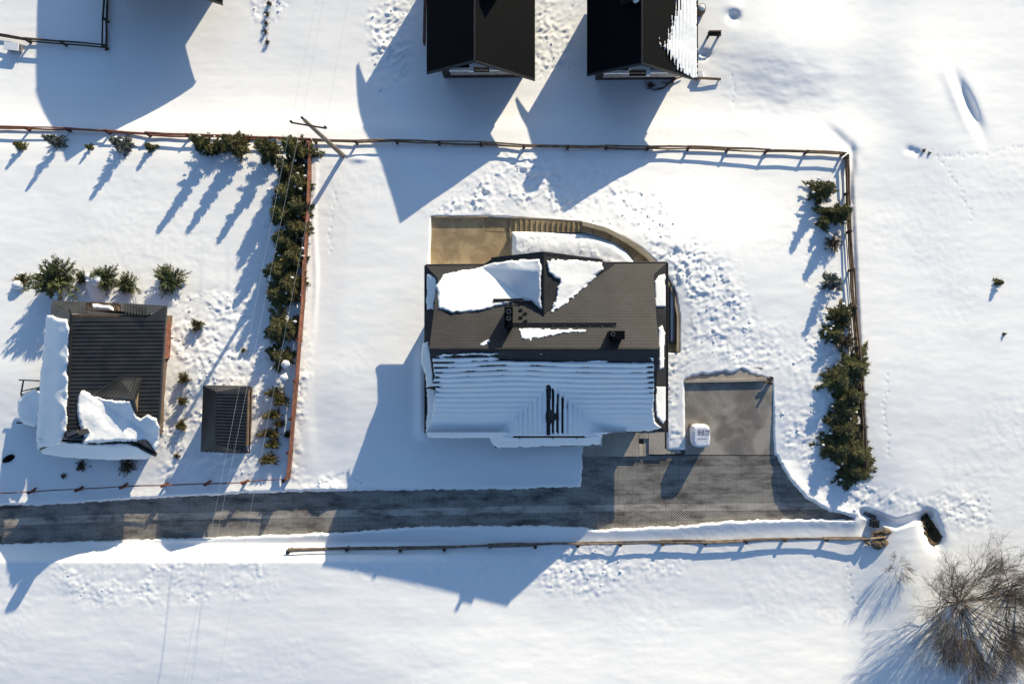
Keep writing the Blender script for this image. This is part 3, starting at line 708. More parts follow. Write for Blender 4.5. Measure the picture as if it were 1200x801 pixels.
for x in np.linspace(604, 720, 9): MB().beam(on_roof(x, 378.5, .075), on_roof(x, 383, .075), .04, .1).build('bracket', M['trim'], ww)
ww = MB().beam(on_roof(578, 352, .3), on_roof(613, 351.5, .3), .16, .03).build('roof_walkway', M['trim'], house)
for x in np.linspace(580, 611, 4): MB().beam(on_roof(x, 350, .27), on_roof(x, 354, .27), .04, .2).build('bracket', M['trim'], ww)
for (x, y) in [(610.5, 363), (615.5, 367), (610.5, 371.5), (616, 376)]:
    MB().beam(on_roof(x - 2, y, .12), on_roof(x + 2, y, .12), .12, .12).build('roof_step', M['trim'], house)

# snow lying on roofs -----------------------------------------------------------------
def roof_snow(label, poly, zfun, thick, edge=2.5, jag=1.2, step=0.9, tfun=None, name='roof_snow', keep_t=None, drop=0.03, jscale=5):
    xs = [p[0] for p in poly]; ys = [p[1] for p in poly]
    X, Y = np.meshgrid(np.arange(min(xs) - 3, max(xs) + 3, step), np.arange(min(ys) - 3, max(ys) + 3, step))
    s = sdpoly(X, Y, poly) + jag * fbm(X, Y, jscale, 60, 3)
    ed = edge * (0.7 + 3.2 * np.clip(vn(X, Y, 11, 68) - .35, 0, 1)); sq = np.clip(s / ed, 0, 1)
    t = thick * np.sqrt(sq * (2 - sq)) * (0.75 + 0.5 * vn(X, Y, 17, 69))
    t = t * (1 + 0.25 * fbm(X, Y, 28, 66, 3)) + 0.008 * fbm(X, Y, 4, 67, 2)
    if tfun is not None: t = t + tfun(X, Y) * sst(0, 2.5, s)
    keep = s > -0.9 * step * 1.3
    if keep_t is not None:
        keep &= (t > keep_t)
    t = np.where(s < 0.05, -drop, t)
    if keep_t is not None: t = np.where(t < keep_t + .02, -drop * .5 + 0 * t, t)
    Z = zfun(X, Y) + t
    V, q = grid_mesh('s', X, Y, Z, None, keep)
    c = V.mean(0); c[2] = V[:, 2].min()
    o = bpy.data.objects.new(name, mesh_np(name, V - c, q, M['roofsnow'])); COL.objects.link(o); o.location = c
    tag(o, label, 'snow'); o['kind'] = 'stuff'; return o
zmain = lambda X, Y: np.minimum(zplane(plN, X, Y), zplane(plS, X, Y))
zdn = lambda X, Y: np.maximum(zplane(plN, X, Y), np.minimum(zplane(dNW, X, Y), zplane(dNE, X, Y)))
zds = lambda X, Y: np.maximum(np.where(Y > 505.5, zplane(plC, X, Y), zplane(plS, X, Y)), np.where(Y < 513, np.minimum(zplane(dSW, X, Y), zplane(dSE, X, Y)), -9))
roof_snow('thick sunlit snow filling the left valley of the shingled north roof',
          [(512, 334), (520, 322), (535, 318), (560, 314), (576, 308), (600, 305), (632, 303.5), (635, 312), (634, 335), (635, 362), (622, 352), (605, 352), (590, 357), (560, 364), (530, 366), (514, 361)],
          zdn, .2, 3.0, tfun=lambda X, Y: .22 * blob(X, Y, 612, 318, 20, 9) - .14 * blob(X, Y, 612, 338, 16, 12) + .1 * blob(X, Y, 545, 345, 30, 12))
roof_snow('triangular sunlit snow patch right of the small roof ridge',
          [(641, 304.5), (668, 304.5), (706, 307), (706, 316), (695, 328), (680, 342), (662, 356), (645, 366), (650, 352), (653, 340), (656, 328), (646, 322), (641, 312)], zdn, .14, 2.0, jag=2.6, jscale=3.5)
roof_snow('thin torn strip of snow just below the roof walkway', [(609, 386), (625, 384.5), (650, 386), (688, 386), (686, 389), (660, 390), (640, 394), (622, 398), (611, 396)], lambda X, Y: zplane(plN, X, Y), .07, 1.6, jag=2.2, jscale=4)
roof_snow('tiny snow scrap at left of the tall chimney shadow', [(562, 404), (573, 397), (575, 400), (566, 405)], lambda X, Y: zplane(plN, X, Y), .05, 1.4)
def rip(X, Y):
    # waves over the tile rows, turning round the little gable
    d1 = Y + 2.2 * fbm(X, Y, 90, 71, 2)
    w1 = np.sin(d1 * 2 * math.pi / 5.9)
    d2 = X + 1.0 * fbm(X, Y, 60, 73, 2)
    w2 = np.sin(d2 * 2 * math.pi / 5.6)
    inn = sst(0.0, 7, np.minimum(sst(600, 625, X) * 60, (Y - 444 - np.abs(X - 648) * 0.95)))
    fade = 1 - 0.8 * sst(455, 500, Y)
    w = w1 * (1 - inn) * fade + w2 * inn * (1 - 0.5 * sst(478, 500, Y)) * (1 - sst(670, 690, X))
    bare = -.11 * (1 - sst(412, 434, Y)) * sst(.35, .6, vn(X, Y * 3, 26, 75)) - .30 * sst(566, 600, X) * (1 - sst(418, 424, Y)) * (1 - .9 * sst(750, 765, X))
    bare = bare - .2 * blob(X, Y, 732, 412, 40, 8) - .34 * blob(X, Y, 647, 488, 8, 6) - .26 * np.exp(-((X - 643) / 3.0) ** 2) * sst(448, 455, Y) * (1 - sst(508, 511, Y))
    bare = bare - .24 * sst(.1, .7, -w2) * sst(638, 642, X) * (1 - sst(658, 670, X)) * sst(452, 470, Y + (X - 650) * -.6) * (1 - sst(505, 510, Y)) - .36 * np.exp(-((Y - 511.8) / 1.15) ** 2) * sst(598, 606, X) * (1 - sst(680, 690, X))
    bare = bare - .085 * (1 - sst(424, 456, Y)) * sst(.6, 1.0, -w1) * sst(.4, .75, vn(X, Y * 2, 20, 79)) - .10 * (1 - sst(3, 16, np.minimum(X - 506, 768 - X))) * (1 - sst(455, 470, Y)) * sst(.5, .9, -w1)
    return 0.03 * w + bare + 0.10 * sst(455, 500, Y)
roof_snow('wide rippled blue shaded snow blanket over the south roof',
          [(506, 418), (520, 414.5), (560, 413), (600, 414), (690, 416), (735, 416), (766, 419), (767, 450), (766, 480), (768, 494), (776, 501), (765, 504.5), (720, 507), (706, 509), (704, 520.5), (690, 522), (640, 523), (583, 525), (576, 520), (573, 513.5), (502, 513), (498, 504), (505, 490), (508, 470), (510, 456), (505, 452), (509, 440)],
          zds, .12, 2.4, jag=0.9, step=0.75, tfun=rip, keep_t=0.018, drop=0.05)
plE1 = plane((781, 308, ZE), (781, 506, ZE), (766.5, 400, ZE + .45)); plW1 = plane((499, 311, ZE), (499, 507, ZE), (513.5, 400, ZE + .45))
plE2 = plane((780.5, 360, 2.85), (780.5, 452, 2.85), (767, 400, 3.3)); plW2 = plane((498, 364, 2.85), (498, 453, 2.85), (510, 400, 3.3))
roof_snow('sunlit snow strip on right gable ledge, nearest the top corner', [(767, 330), (772, 323), (779, 321), (780, 359), (768, 359)], lambda X, Y: zplane(plE1, X, Y), .1, 1.5, jag=1)
roof_snow('sunlit snow strip on the short upper ledge of right gable', [(772, 384), (776, 380), (779, 390), (778, 430), (773, 433), (771.5, 400)], lambda X, Y: zplane(plE2, X, Y), .1, 1.5, jag=1)
roof_snow('sunlit snow strip on right gable ledge beside the concrete landing', [(769, 453), (780, 453), (780, 492), (777, 497), (769, 488), (768, 470)], lambda X, Y: zplane(plE1, X, Y), .1, 1.5, jag=.6)
roof_snow('small snow pocket on left gable ledge near terrace', [(500, 320), (506, 322), (512, 328), (511, 345), (508, 362), (500, 363)], lambda X, Y: zplane(plW1, X, Y), .08, 1.5, jag=1)
roof_snow('curling snow overhang hanging from the left gable ledge', [(496, 402), (502, 400), (504, 410), (506, 425), (508, 440), (507, 451), (500, 453), (498, 435), (494, 425), (494, 412)], lambda X, Y: zplane(plW2, X, Y), .16, 2.2, jag=.8, drop=.15)
roof_snow('shaded snow on left gable ledge at its lower corner', [(500, 455), (510, 456), (512, 470), (509, 490), (503, 505), (499, 500), (501, 480)], lambda X, Y: zplane(plW1, X, Y), .12, 2, jag=.5, drop=.1)

# ================================================================== THE TWO DARK HOUSES ABOVE
def ribs(parent, a0, a1, b0, b1, n, w=.05, h=.04, mat='sheet', name='roof_ribs'):
    """n raised seams from the line a0-a1 (ridge) to b0-b1 (eave)"""
    mb = MB()
    for i in range(n):
        t = (i + .5) / n; p = a0.lerp(a1, t) + Vector((0, 0, h)); q_ = b0.lerp(b1, t) + Vector((0, 0, h)); mb.beam(p, q_, w, h + .01)
    o = mb.build(name, M[mat], parent); o['kind'] = 'stuff'; return o
def dark_house(xw, yw, xr_, yr, xe, ye, zr_, ze_, zee, label, gx0, gx1, gy_, L=11.2, inset=.9, tilt=0, front=True, base=-4.6):
    A = P(xr_, yr, zr_); h = thing('dark_roof_house', Vector((A.x, A.y + 2, base)), label, 'house')
    
    B = P(xw, yw, ze_); C = P(xe, ye, zee)
    up = Vector((0, L, 0))
    MB().slab([A, A + up, Vector((B.x, A.y + L, ze_)), B], .14).build('roof', M['darkroof'], h)
    MB().slab([A + Vector((.004, 0, .003)), A + up, Vector((C.x, A.y + L, zee)), C], .14).build('roof', M['darkroof'], h)
    MB().tube(A + Vector((0, 0, .01)), A + up, .05).build('ridge_cap', M['trim'], h)
    fb = MB(); fb.beam(B + Vector((0, -.02, .02)), A + Vector((0, -.02, .03)), .1, .2); fb.beam(A + Vector((0, -.02, .03)), C + Vector((0, -.02, .02)), .1, .2); fb.build('barge_board', M['trim'], h)
    wx0, wx1 = B.x + .75, C.x - .75
    yv = A.y + inset
    def under(x):
        return (ze_ + (zr_ - ze_) * (x - B.x) / (A.x - B.x) if x < A.x else zr_ + (zee - zr_) * (x - A.x) / (C.x - A.x)) - .16
    pr = [(wx0, base), (wx1, base), (wx1, under(wx1)), (A.x, zr_ - .16), (wx0, under(wx0))]
    wl_ = MB(); n5 = 5; wl_.v = [Vector((x, yv, z)) for x, z in pr] + [Vector((x, yv + L - 2, z)) for x, z in pr]
    wl_.f = [tuple(range(5)), tuple(range(9, 4, -1))] + [(i, i + 5, (i + 1) % 5 + 5, (i + 1) % 5) for i in range(5)]
    wl_.build('wall', M['darkwood'], h)
    if front:
        # balcony: floor beam, white frame, railing slats
        by = P(gx0, gy_, ze_ - .4)
        b2 = P(gx1, gy_, ze_ - .4)
        MB().slab([Vector((by.x, by.y, ze_ - .4)), Vector((b2.x, by.y, ze_ - .4)), Vector((b2.x, yv, ze_ - .4)), Vector((by.x, yv, ze_ - .4))], .12).build('balcony_floor', M['darkwood'], h)
        rail = MB().beam(Vector((by.x, by.y, ze_ + .35)), Vector((b2.x, by.y, ze_ + .35)), .17, .12).build('balcony_rail', M['white'], h)
        MB().slab([Vector((by.x + .03, by.y - .06, ze_ + .2)), Vector((b2.x - .03, by.y - .06, ze_ + .2)), Vector((b2.x - .03, by.y - .02, ze_ + .2)), Vector((by.x + .03, by.y - .02, ze_ + .2))], .6).build('panel', M['greypaint'], rail)
    return h, A, B, C, yv, ze_
h1, A1, B1, C1, yv1, _ = dark_house(500, 85, 556, 71, 627, 93, .8, -1.7, -1.25, 'charcoal gabled house left of its twin, bare roof cut by top edge', 528, 609, 87)
h2, A2, B2, C2, yv2, _ = dark_house(688, 87.5, 752, 74, 818, 93, .7, -1.5, -1.1, 'charcoal gabled house with snow stripes on its right roof plane', 706, 795, 90, L=7.8)
def gable_frame(h, xa, xb, ytop, ybot, xpeak, z, flip):
    """white window surround under the gable"""
    y = P(xa, ybot, z).y
    mb = MB()
    def V3(px, py): p = P(px, py, z); return p
    pts = [V3(xa, ybot), V3(xa, ytop + 3), V3(xpeak, ytop), V3(xb, ytop + 5.5), V3(xb, ybot)]
    inn = [V3(xa + 5, ybot + .0), V3(xa + 5, ytop + 7), V3(xb - 2, ytop + 7), V3(xb - 2, ybot)]
    bal = MB()
    bal.slab([pts[0], pts[1], V3(xa + 5, ytop + 2), inn[0]], .15)
    bal.slab([V3(xa + 5.05, ytop + 2), V3(xpeak, ytop), pts[3], V3(xb, ytop + 7), V3(xa + 5.05, ytop + 7)], .15)
    fr = bal.build('window_surround', M['white'], h)
    MB().slab([p + Vector((0, 0, -.12)) for p in inn], .05).build('pane', M['glass'], fr)
    for k in (0, 1):
        yy = ybot - 4.2 + k * 2.6
        MB().beam(V3(xa + 6, yy), V3(xb - 3, yy), .07, .05).build('louvre', M['lightwood'], fr)
gable_frame(h1, 550, 575, 70.3, 83.5, 556, -0.55, 0)
def gable_frame2(h):
    z = -.5; V3 = lambda a, b: P(a, b, z)
    fr = MB().slab([V3(737, 79), V3(742, 76), V3(754, 74.5), V3(763, 77.5), V3(762, 81), V3(737, 81)], .15)
    fr.slab([V3(757.5, 81.05), V3(762, 81.05), V3(762, 88), V3(757.5, 88)], .15)
    fr = fr.build('window_surround', M['white'], h)
    MB().slab([p + Vector((0, 0, -.12)) for p in (V3(738, 80), V3(757.4, 80), V3(757.4, 88), V3(738, 88))], .05).build('pane', M['glass'], fr)
    for yy in (82.2, 85.4): MB().beam(V3(739, yy), V3(756.5, yy), .07, .05).build('louvre', M['lightwood'], fr)
gable_frame2(h2)
# chimney on each, outside the frame but throwing its shadow in
for hh, px, py, zt in ((h1, 578, -24, .9), (h2, 738, -14, 1.0)):
    c = P(px, py, zt)
    MB().box((c.x, c.y, zt - 2), .7, .9, 2).build('chimney', M['trim'], hh)
plE = plane((752, 74, .75), (752, 0, .75), (818, 93, -1.1)); plE = (A2, (C2 - A2).cross(Vector((0, 1, 0))).normalized())
def rip2(X, Y):
    w = np.abs(((X + .02 * Y) / 4.0) % 1 - .5) * 2
    left = np.interp(Y, [-60, 0, 30, 55, 70, 95], [792, 795, 786, 776, 788, 806])
    return -.035 * sst(.6, .98, w) * (1 - sst(2, 18, X - left - 8)) - .3 * (1 - sst(-2, 2, X - left + 10 * (w - .5) + 7 * (vn(np.floor((X + .02 * Y) / 4.0) * 9, Y, 9, 83) - .5)))
roof_snow('ribbed white snow stripes along right roof plane of the dark house', [(774, -60), (816, -60), (817, 40), (817.5, 91), (812, 92), (800, 86), (786, 78), (774, 66), (772, 40)], lambda X, Y: zplane(plE, X, Y), .1, 1.2, jag=.8, step=.7, tfun=rip2, keep_t=.02, drop=.04)
roof_snow('small blue snow scrap on left roof plane near the top edge', [(739, -6), (748, -8), (749, 1), (744, 4), (740, 1)], lambda X, Y: zplane((A2, (B2 - A2).cross(Vector((0, -1, 0))).normalized() * 1.0), X, Y), .06, 1)
# house beyond the top edge on the left
h3, A3, B3, C3, _, _ = dark_house(100, -6, 147, -33, 260, 4.0, .45, -2.6, -2.75, 'house mostly beyond the top edge, its roof corner just showing', 110, 240, -10, front=False, inset=2.6, base=-5)

# downpipe plank left of the first dark house
pk = thing('timber_plank', P(497, 20, -3.2), 'long rust brown plank standing along left wall of dark house', 'plank')
MB().beam(P(498, -30, -3.7), P(496.4, 50, -3.7), .12, .5).build('board', M['rust'], pk)
pk = thing('timber_rail', P(832, 92, -3.6), 'short timber rail sticking out right of the striped roof house', 'rail')
MB().beam(P(817, 91, -3.75), P(845, 92.5, -3.75), .12, .12).build('rail', M['wood'], pk); MB().tube(P(843, 92.5, -3.8), P(843, 92.5, -4.6), .05).build('post', M['wood'], pk)
MB().box(P(818, 89, -4.1), .4, .4, .3, .3).build('snow_cap', M['roofsnow'], pk)

# ================================================================== LEFT HOUSE
lh = thing('left_house', P(125, 440, 0), 'smaller house with ribbed anthracite metal roof left of the shed', 'house')
LZR, LZE = 3.9, 1.75
R0, R1 = P(84, 370, LZR), P(77, 512, LZR)
plLE = plane((84, 370, LZR), (77, 512, LZR), (193, 440, LZE))
plLW = plane((84, 370, LZR), (77, 512, LZR), (45, 440, LZE))
E0, E1 = Q(191, 372, plLE), Q(185, 524, plLE); E1b = Q(185, 508, plLE)
MB().slab([P(84, 370, LZR), Q(173, 371, plLE), Q(194.5, 358, plLE), Q(184, 524, plLE), P(77, 512, LZR)], .12).build('roof', M['sheet'], lh)
MB().slab([P(84, 370, LZR), P(77, 512, LZR), Q(46, 528, plLW), Q(60, 356, plLW)], .12).build('roof', M['sheet'], lh)
plLN = plane((84, 370, LZR), (173, 371, float(zplane(plLE, 173, 371))), (194.5, 358, float(zplane(plLE, 194.5, 358))))
# north hip pent
zn = 2.25
MB().slab([P(66, 366, 2.75), P(84, 367.5, 3.0), P(172, 369.5, float(zplane(plLE, 172, 369.5)) + .05), P(194, 358, 1.75), P(143, 355, 1.95), P(143, 364.5, 2.5), P(101, 363, 2.6), P(101, 353.5, 2.1), P(60, 352, 2.1)], .1).build('pent_roof', M['sheet'], lh)
rb = MB()
for i in range(36):
    t = (i + .5) / 36; x = 62 + t * 128
    if 100 < x < 143 or x > 172: continue
    y0 = np.interp(x, [60, 101, 143, 194], [352, 353.5, 355, 358]); z0 = np.interp(x, [60, 101, 143, 194], [2.1, 2.1, 1.95, 1.75]) + .04
    ln = min(1, (192 - x) / 22.0) if x > 170 else 1
    a = P(x, y0, z0); b = P(x + 1.5, y0 + 13 * ln, z0 + .72 * ln); rb.beam(a, b, .045, .05)
rb = rb.build('roof_ribs', M['sheet'], lh); rb['kind'] = 'stuff'
# east plane ribs
rb = MB(); n = 32
for i in range(n):
    t = (i + .6) / n; y = 373 + t * 147
    xr0 = 84 - 7 * (y - 370) / 142 + 2; xe0 = np.interp(y, [358, 372, 524], [194.5, 193, 184])
    if y < 374: continue
    if 455 < y < 512:                     # the dormer interrupts the seams
        seg = [(xr0, 108), (160, xe0)] if y < 500 else [(xr0, xe0)]
    else: seg = [(xr0, xe0)]
    for a, b in seg: rb.beam(Q(a, y, plLE) + Vector((0, 0, .045)), Q(b, y - .6, plLE) + Vector((0, 0, .045)), .07, .06)
rb = rb.build('roof_ribs', M['sheet'], lh); rb['kind'] = 'stuff'
MB().tube(P(84, 369, LZR + .02), P(77, 513, LZR + .02), .1).build('ridge_cap', M['trim'], lh)
MB().tube(Q(80.8, 362, plLE) , P(84.2, 371, LZR), .05).build('hip_cap', M['trim'], lh)
# recessed balcony in the north side
bl = MB().slab([P(101, 354, 1.0), P(141, 355, 1.0), P(141, 366, 1.0), P(101, 365, 1.0)], .1).build('balcony', M['darkwood'], lh)
for a, b in (((102, 354.5), (140, 356)), ((102, 354.5), (104, 364)), ((134, 356), (134, 367)), ((137, 356), (139, 367)), ((106, 355), (108, 365))):
    MB().beam(P(*a, 2.25), P(*b, 2.25), .09, .1).build('railing', M['wood'], bl)
# walls
wp = [P(66, 368, 1.7), P(177, 368, 1.7), P(173, 512, 1.7), P(64, 512, 1.7)]
wallbox(lh, wp, -1.2, 1.65, M['wood'])
# gutter along the eastern eave
MB().tube(P(195, 359, 1.7), P(185.5, 522, 1.65), .06).build('gutter', M['metal'], lh)
# dormer facing east
zd = 3.35
p_r0, p_r1 = Q(107, 462, plLE), P(157, 467.5, zd)
zz0 = float(zplane(plLE, 107, 462)); zd = zz0; p_r1 = P(157, 467.5, zd)
plD1 = plane((107, 462, zz0), (157, 467.5, zd), (165, 442, 2.45)); plD2 = plane((107, 462, zz0), (157, 467.5, zd), (163, 500, 2.3))
MB().slab([p_r0, p_r1, P(165, 442, 2.45), Q(138, 441.5, plLE)], .1).build('dormer_roof', M['sheet'], lh)
MB().slab([p_r0, p_r1, Q(163, 500, plD2), Q(128, 500, plD2)], .1).build('dormer_roof', M['sheet'], lh)
rb = MB()
for i in range(10):
    t = (i + .5) / 10; a = p_r0.lerp(p_r1, t * .95 + .05); b = Q(138, 441.5, plLE).lerp(P(165, 442, 2.45), t)
    rb.beam(a + Vector((0, 0, .045)), b + Vector((0, 0, .045)), .05, .05)
rb = rb.build('roof_ribs', M['sheet'], lh); rb['kind'] = 'stuff'
dw = MB(); a, b, c = P(163.5, 445, 2.3), P(162, 497, 2.15), P(155, 467.5, zd - .12)
dw.slab([a, b, c], 0, down=Vector((-.1, 0, 0))); dw.build('dormer_front', M['lightwood'], lh)
MB().beam(P(165.4, 442, 2.48), P(157.3, 467.5, zd + .03), .08, .14).build('barge_board', M['trim'], lh)
# chimney on the south end
ch = MB().slab([P(77.5, 508, 4.5), P(90, 504, 4.5), P(92.5, 509.5, 4.5), P(80, 514, 4.5)], 1.6).build('chimney', M['trim'], lh)
MB().slab([P(77.5, 507, 4.6), P(90, 503.5, 4.6), P(91, 507, 4.6), P(79, 511.5, 4.6)], .08).build('cap', M['metal'], ch)
# south pent below the ridge end
plLS = plane((50, 530, 1.6), (185, 536, 1.5), (100, 517, 2.4))
MB().slab([Q(52, 514.5, plLS), Q(170, 516, plLS), Q(184, 532, plLS), Q(165, 535, plLS), Q(48, 530, plLS)], .1).build('pent_roof', M['sheet'], lh)
MB().tube(Q(150, 516, plLS) + Vector((0, 0, .1)), Q(184, 533, plLS) + Vector((0, 0, .08)), .09).build('hip_cap', M['trim'], lh)
# rusty wood stack on the east wall
cab = MB().box(P(199, 398, -.4), .16, 2.2, 1.5).build('timber_cladding', M['rust'], lh)
MB().box(P(193.5, 462, -.4), .10, 5.2, 1.6, -.05).build('timber_cladding', M['lightwood'], lh)
# bracket arms and annex roof on the west side
MB().beam(P(22, 445, 1.0), P(46, 446, 1.0), .07, .07).build('awning_arm', M['trim'], lh); MB().beam(P(27, 446, 1.0), P(24, 462, 1.0), .06, .06).build('awning_arm', M['trim'], lh)
MB().beam(P(26, 458, 1.05), P(46, 453.5, 1.05), .06, .06).build('awning_arm', M['trim'], lh); MB().beam(P(19, 495, .9), P(26, 495.5, .9), .08, .08).build('awning_arm', M['trim'], lh)
plLA = plane((22, 470, .9), (26, 495, .9), (50, 480, 1.5))
MB().slab([Q(24, 462, plLA), Q(52, 452, plLA), Q(54, 494, plLA), Q(27, 494, plLA)], .1).build('porch_roof', M['sheet'], lh)
wallbox(lh, [P(30, 466, 1), P(55, 462, 1), P(56, 490, 1), P(31, 490, 1)], -.6, .9, M['wood'])
roof_snow('long shaded snow bank along left plane of ribbed metal roof', [(55, 370), (62, 369), (70, 373), (80, 374), (82, 384), (80, 440), (78, 505), (70, 520), (44, 524), (43, 510), (48, 440), (52, 400)], lambda X, Y: zplane(plLW, X, Y), .42, 7, jag=.9, tfun=lambda X, Y: .12 * np.exp(-((X - 68) / 7.0) ** 2), drop=.1)
roof_snow('snow bulging over the low south eave of ribbed roof', [(44, 512), (75, 516), (110, 519.5), (150, 518.5), (165, 524), (180, 533), (172, 537), (130, 538), (80, 535.5), (50, 531), (44, 524)], lambda X, Y: zplane(plLS, X, Y), .26, 4, jag=.6, drop=.15)
roof_snow('snow lying over the left dormer and lower right roof corner', [(91, 465), (95, 457.5), (100, 457), (108, 463), (125, 468), (152, 470), (160, 488), (165, 491), (173, 486), (183, 490), (187, 500), (186, 520), (182, 528), (172, 518), (140, 517), (115, 518.5), (96, 519), (99, 512), (93, 500), (90, 482)], lambda X, Y: np.maximum(zplane(plLE, X, Y), np.minimum(zplane(plD2, X, Y), zplane(plD1, X, Y)) + .03), .24, 4, jag=.9, tfun=lambda X, Y: .1 * blob(X, Y, 172, 505, 10, 12), drop=.1)
roof_snow('lump of snow on the porch at far left of ribbed house', [(21, 470), (28, 461), (40, 456), (50, 458), (56, 470), (54, 496), (40, 499), (26, 496), (22, 486)], lambda X, Y: zplane(plLA, X, Y), .3, 5, jag=.8, drop=.3)
roof_snow('sunlit snow inside the recessed balcony of ribbed roof', [(106, 356), (130, 358), (134, 362), (134, 366), (105, 365)], lambda X, Y: X * 0 + 1.0 + 0 * Y, .5, 3, jag=.8)

# ================================================================== SHED
sh = thing('garden_shed', P(265, 490, 0), 'small dark shed with ribbed hip roof left of the evergreen row', 'shed')
SE_, SR = 1.8, 2.55
c = dict(nw=(238, 451), ne=(293, 452), se=(291, 531), sw=(235, 529)); r0, r1 = (253, 459, SR), (252, 521, SR)
PNW, PNE, PSE, PSW = [P(*c[k], SE_) for k in ('nw', 'ne', 'se', 'sw')]; PR0, PR1 = P(*r0), P(*r1)
PRe0, PRe1 = P(284, 459, 2.0), P(281, 523, 2.0)
MB().slab([PNW, PR0, PR1, PSW], .08).build('roof', M['sheet'], sh)
MB().slab([PR0, P(290, 459.5, 1.87), P(288, 523, 1.87), PR1], .08).build('roof', M['sheet'], sh)
MB().slab([PNW, PNE, P(290, 459.5, 1.87), PR0], .08).build('roof', M['sheet'], sh)
MB().slab([PR1, P(288, 523, 1.87), PSE, PSW], .08).build('roof', M['sheet'], sh)
ribs(sh, PR0, PR1, P(290.5, 459.5, 1.87), P(288.5, 523, 1.87), 17, .05, .05); ribs(sh, P(252, 459, SR), P(288, 459.5, 1.9), P(241, 451.5, SE_), P(291, 452.5, SE_), 11, .05, .05)
ribs(sh, PR1, P(286, 523, 1.9), P(240, 529.5, SE_), P(290, 531, SE_), 10, .05, .05)
wallbox(sh, [P(242, 455, SE_), P(282, 456, SE_), P(280, 526, SE_), P(240, 525, SE_)], -.3, 1.75, M['wood'])
dr = MB().box(P(291.0, 470, .2), .08, .9, 1.5).build('door', M['rust'], sh); MB().box(P(292, 475, .9), .05, .05, .12).build('handle', M['metal'], dr)
MB().tube(P(294, 453, 1.74), P(292, 531, 1.74), .04).build('gutter', M['trim'], sh)

# ================================================================== FENCES
frng = random.Random(11)
def fence(name, label, posts, h, rails, pm, rm, rr=.068, pr=.09, flat=False, brace=False, skip=()):
    c = F(*posts[len(posts) // 2], h)
    f = thing(name, c, label, 'fence')
    base = [F(x, y, h * .9) for x, y in posts]
    for i, b in enumerate(base):
        lean = Vector((frng.uniform(-.05, .05), frng.uniform(-.05, .05), 0)); hh = h * frng.uniform(.97, 1.1)
        MB().tube(b - Vector((0, 0, .4)), b + Vector((0, 0, hh)) + lean, pr, pr * .9, 7).build('post', M[pm], f)
        if brace:
            s = Vector((.42 * frng.choice([1]), .25 + frng.uniform(-.1, .1), 0))
            MB().tube(b + Vector((0, 0, hh * .95)) - s * .15, b + s * .75 + Vector((0, 0, hh * .55)), pr * .8, pr * .7, 6).build('brace', M[pm], f)
    for i, (a, b) in enumerate(zip(base[:-1], base[1:])):
        if i in skip: continue
        d = (b - a).normalized(); side = Vector((-d.y, d.x, 0)) * (pr * .9)
        for k, (hz) in enumerate(rails):
            e = Vector((0, 0, frng.uniform(-.05, .05))); e2 = Vector((0, 0, frng.uniform(-.05, .05)))
            sg = side * frng.choice([1, .6, .8]); p = a - d * .12 + sg + e + Vector((0, 0, h * hz)); q_ = b + d * .12 + sg + e2 + Vector((0, 0, h * hz))
            if flat:
                w = flat; mb = MB(); n_ = 3
                mb.slab([p, q_, q_ + side * .35, p + side * .35], w); mb.build('board', M[rm], f)
            else:
                r = rr * frng.uniform(.8, 1.2); m = p.lerp(q_, .5) + Vector((frng.uniform(-.03, .03), frng.uniform(-.04, .04), -frng.uniform(0, .05)))
                mb = MB(); mb.tube(p, m, r, r * .95, 6); mb.tube(m, q_, r * .95, r * .8, 6); mb.build('rail', M[rm], f)
    return f
NF = [(-20, 149.5), (29, 150), (77, 151), (124, 153.5), (172, 157), (219, 159)]
fence('rail_fence', 'red brown rail fence along top of the left garden behind small shrubs', NF + [(268, 160.5), (317, 162), (362, 164)], .6, (.3, .92), 'rustdark', 'rust')
fence('rail_fence', 'weathered wooden rail fence running right from the utility pole to the far corner', [(368, 164.5), (416, 166), (464, 165), (514, 167), (564, 168), (614, 171), (665, 172), (711, 172), (760, 173), (808, 173), (854, 175), (900, 177), (947, 178), (990, 180)], .6, (.3, .92), 'darkwood', 'wood')
fence('rail_fence', 'weathered wooden rail fence down the right side behind evergreen shrubs', [(993, 183), (994, 226), (996, 271), (999, 316), (1002, 360), (1006, 408), (1010, 455), (1012, 500), (1013, 545)], .65, (.3, .6, .95), 'darkwood', 'wood')
fence('board_fence', 'rust brown board fence on the right side of the evergreen row', [(360, 167), (359, 208), (357, 255), (354, 302), (352, 350), (348, 398), (344, 446), (340, 490), (337, 530), (334, 560)], .8, (.5, .97), 'rustdark', 'rust', flat=.34)
fence('rail_fence', 'dark red rail fence with braced posts along the driveway, lower left', [(-14, 578.5), (34, 577), (90, 574), (142, 571), (190, 569.5), (240, 567.5), (284, 566), (332, 563)], .5, (.95,), 'rustdark', 'rust', rr=.035, brace=True)
fence('rail_fence', 'long wooden rail fence on the snow bank below the driveway', [(338, 646.5), (406, 644.5), (468.5, 644), (520, 643), (574, 641), (627, 640), (677, 639), (726.5, 638), (777, 637), (826, 636.7), (874, 635), (920, 633.5), (968, 633), (1016, 633)], .30, (.1, .95), 'darkwood', 'greywood', rr=.065, pr=.115)
fence('rail_fence', 'dark wooden rail fence making a corner at the top left', [(-14, 39), (30, 46.5), (72, 50), (121, 54), (122, 22), (123.5, -14)], .6, (.3, .95), 'darkwood', 'darkwood')

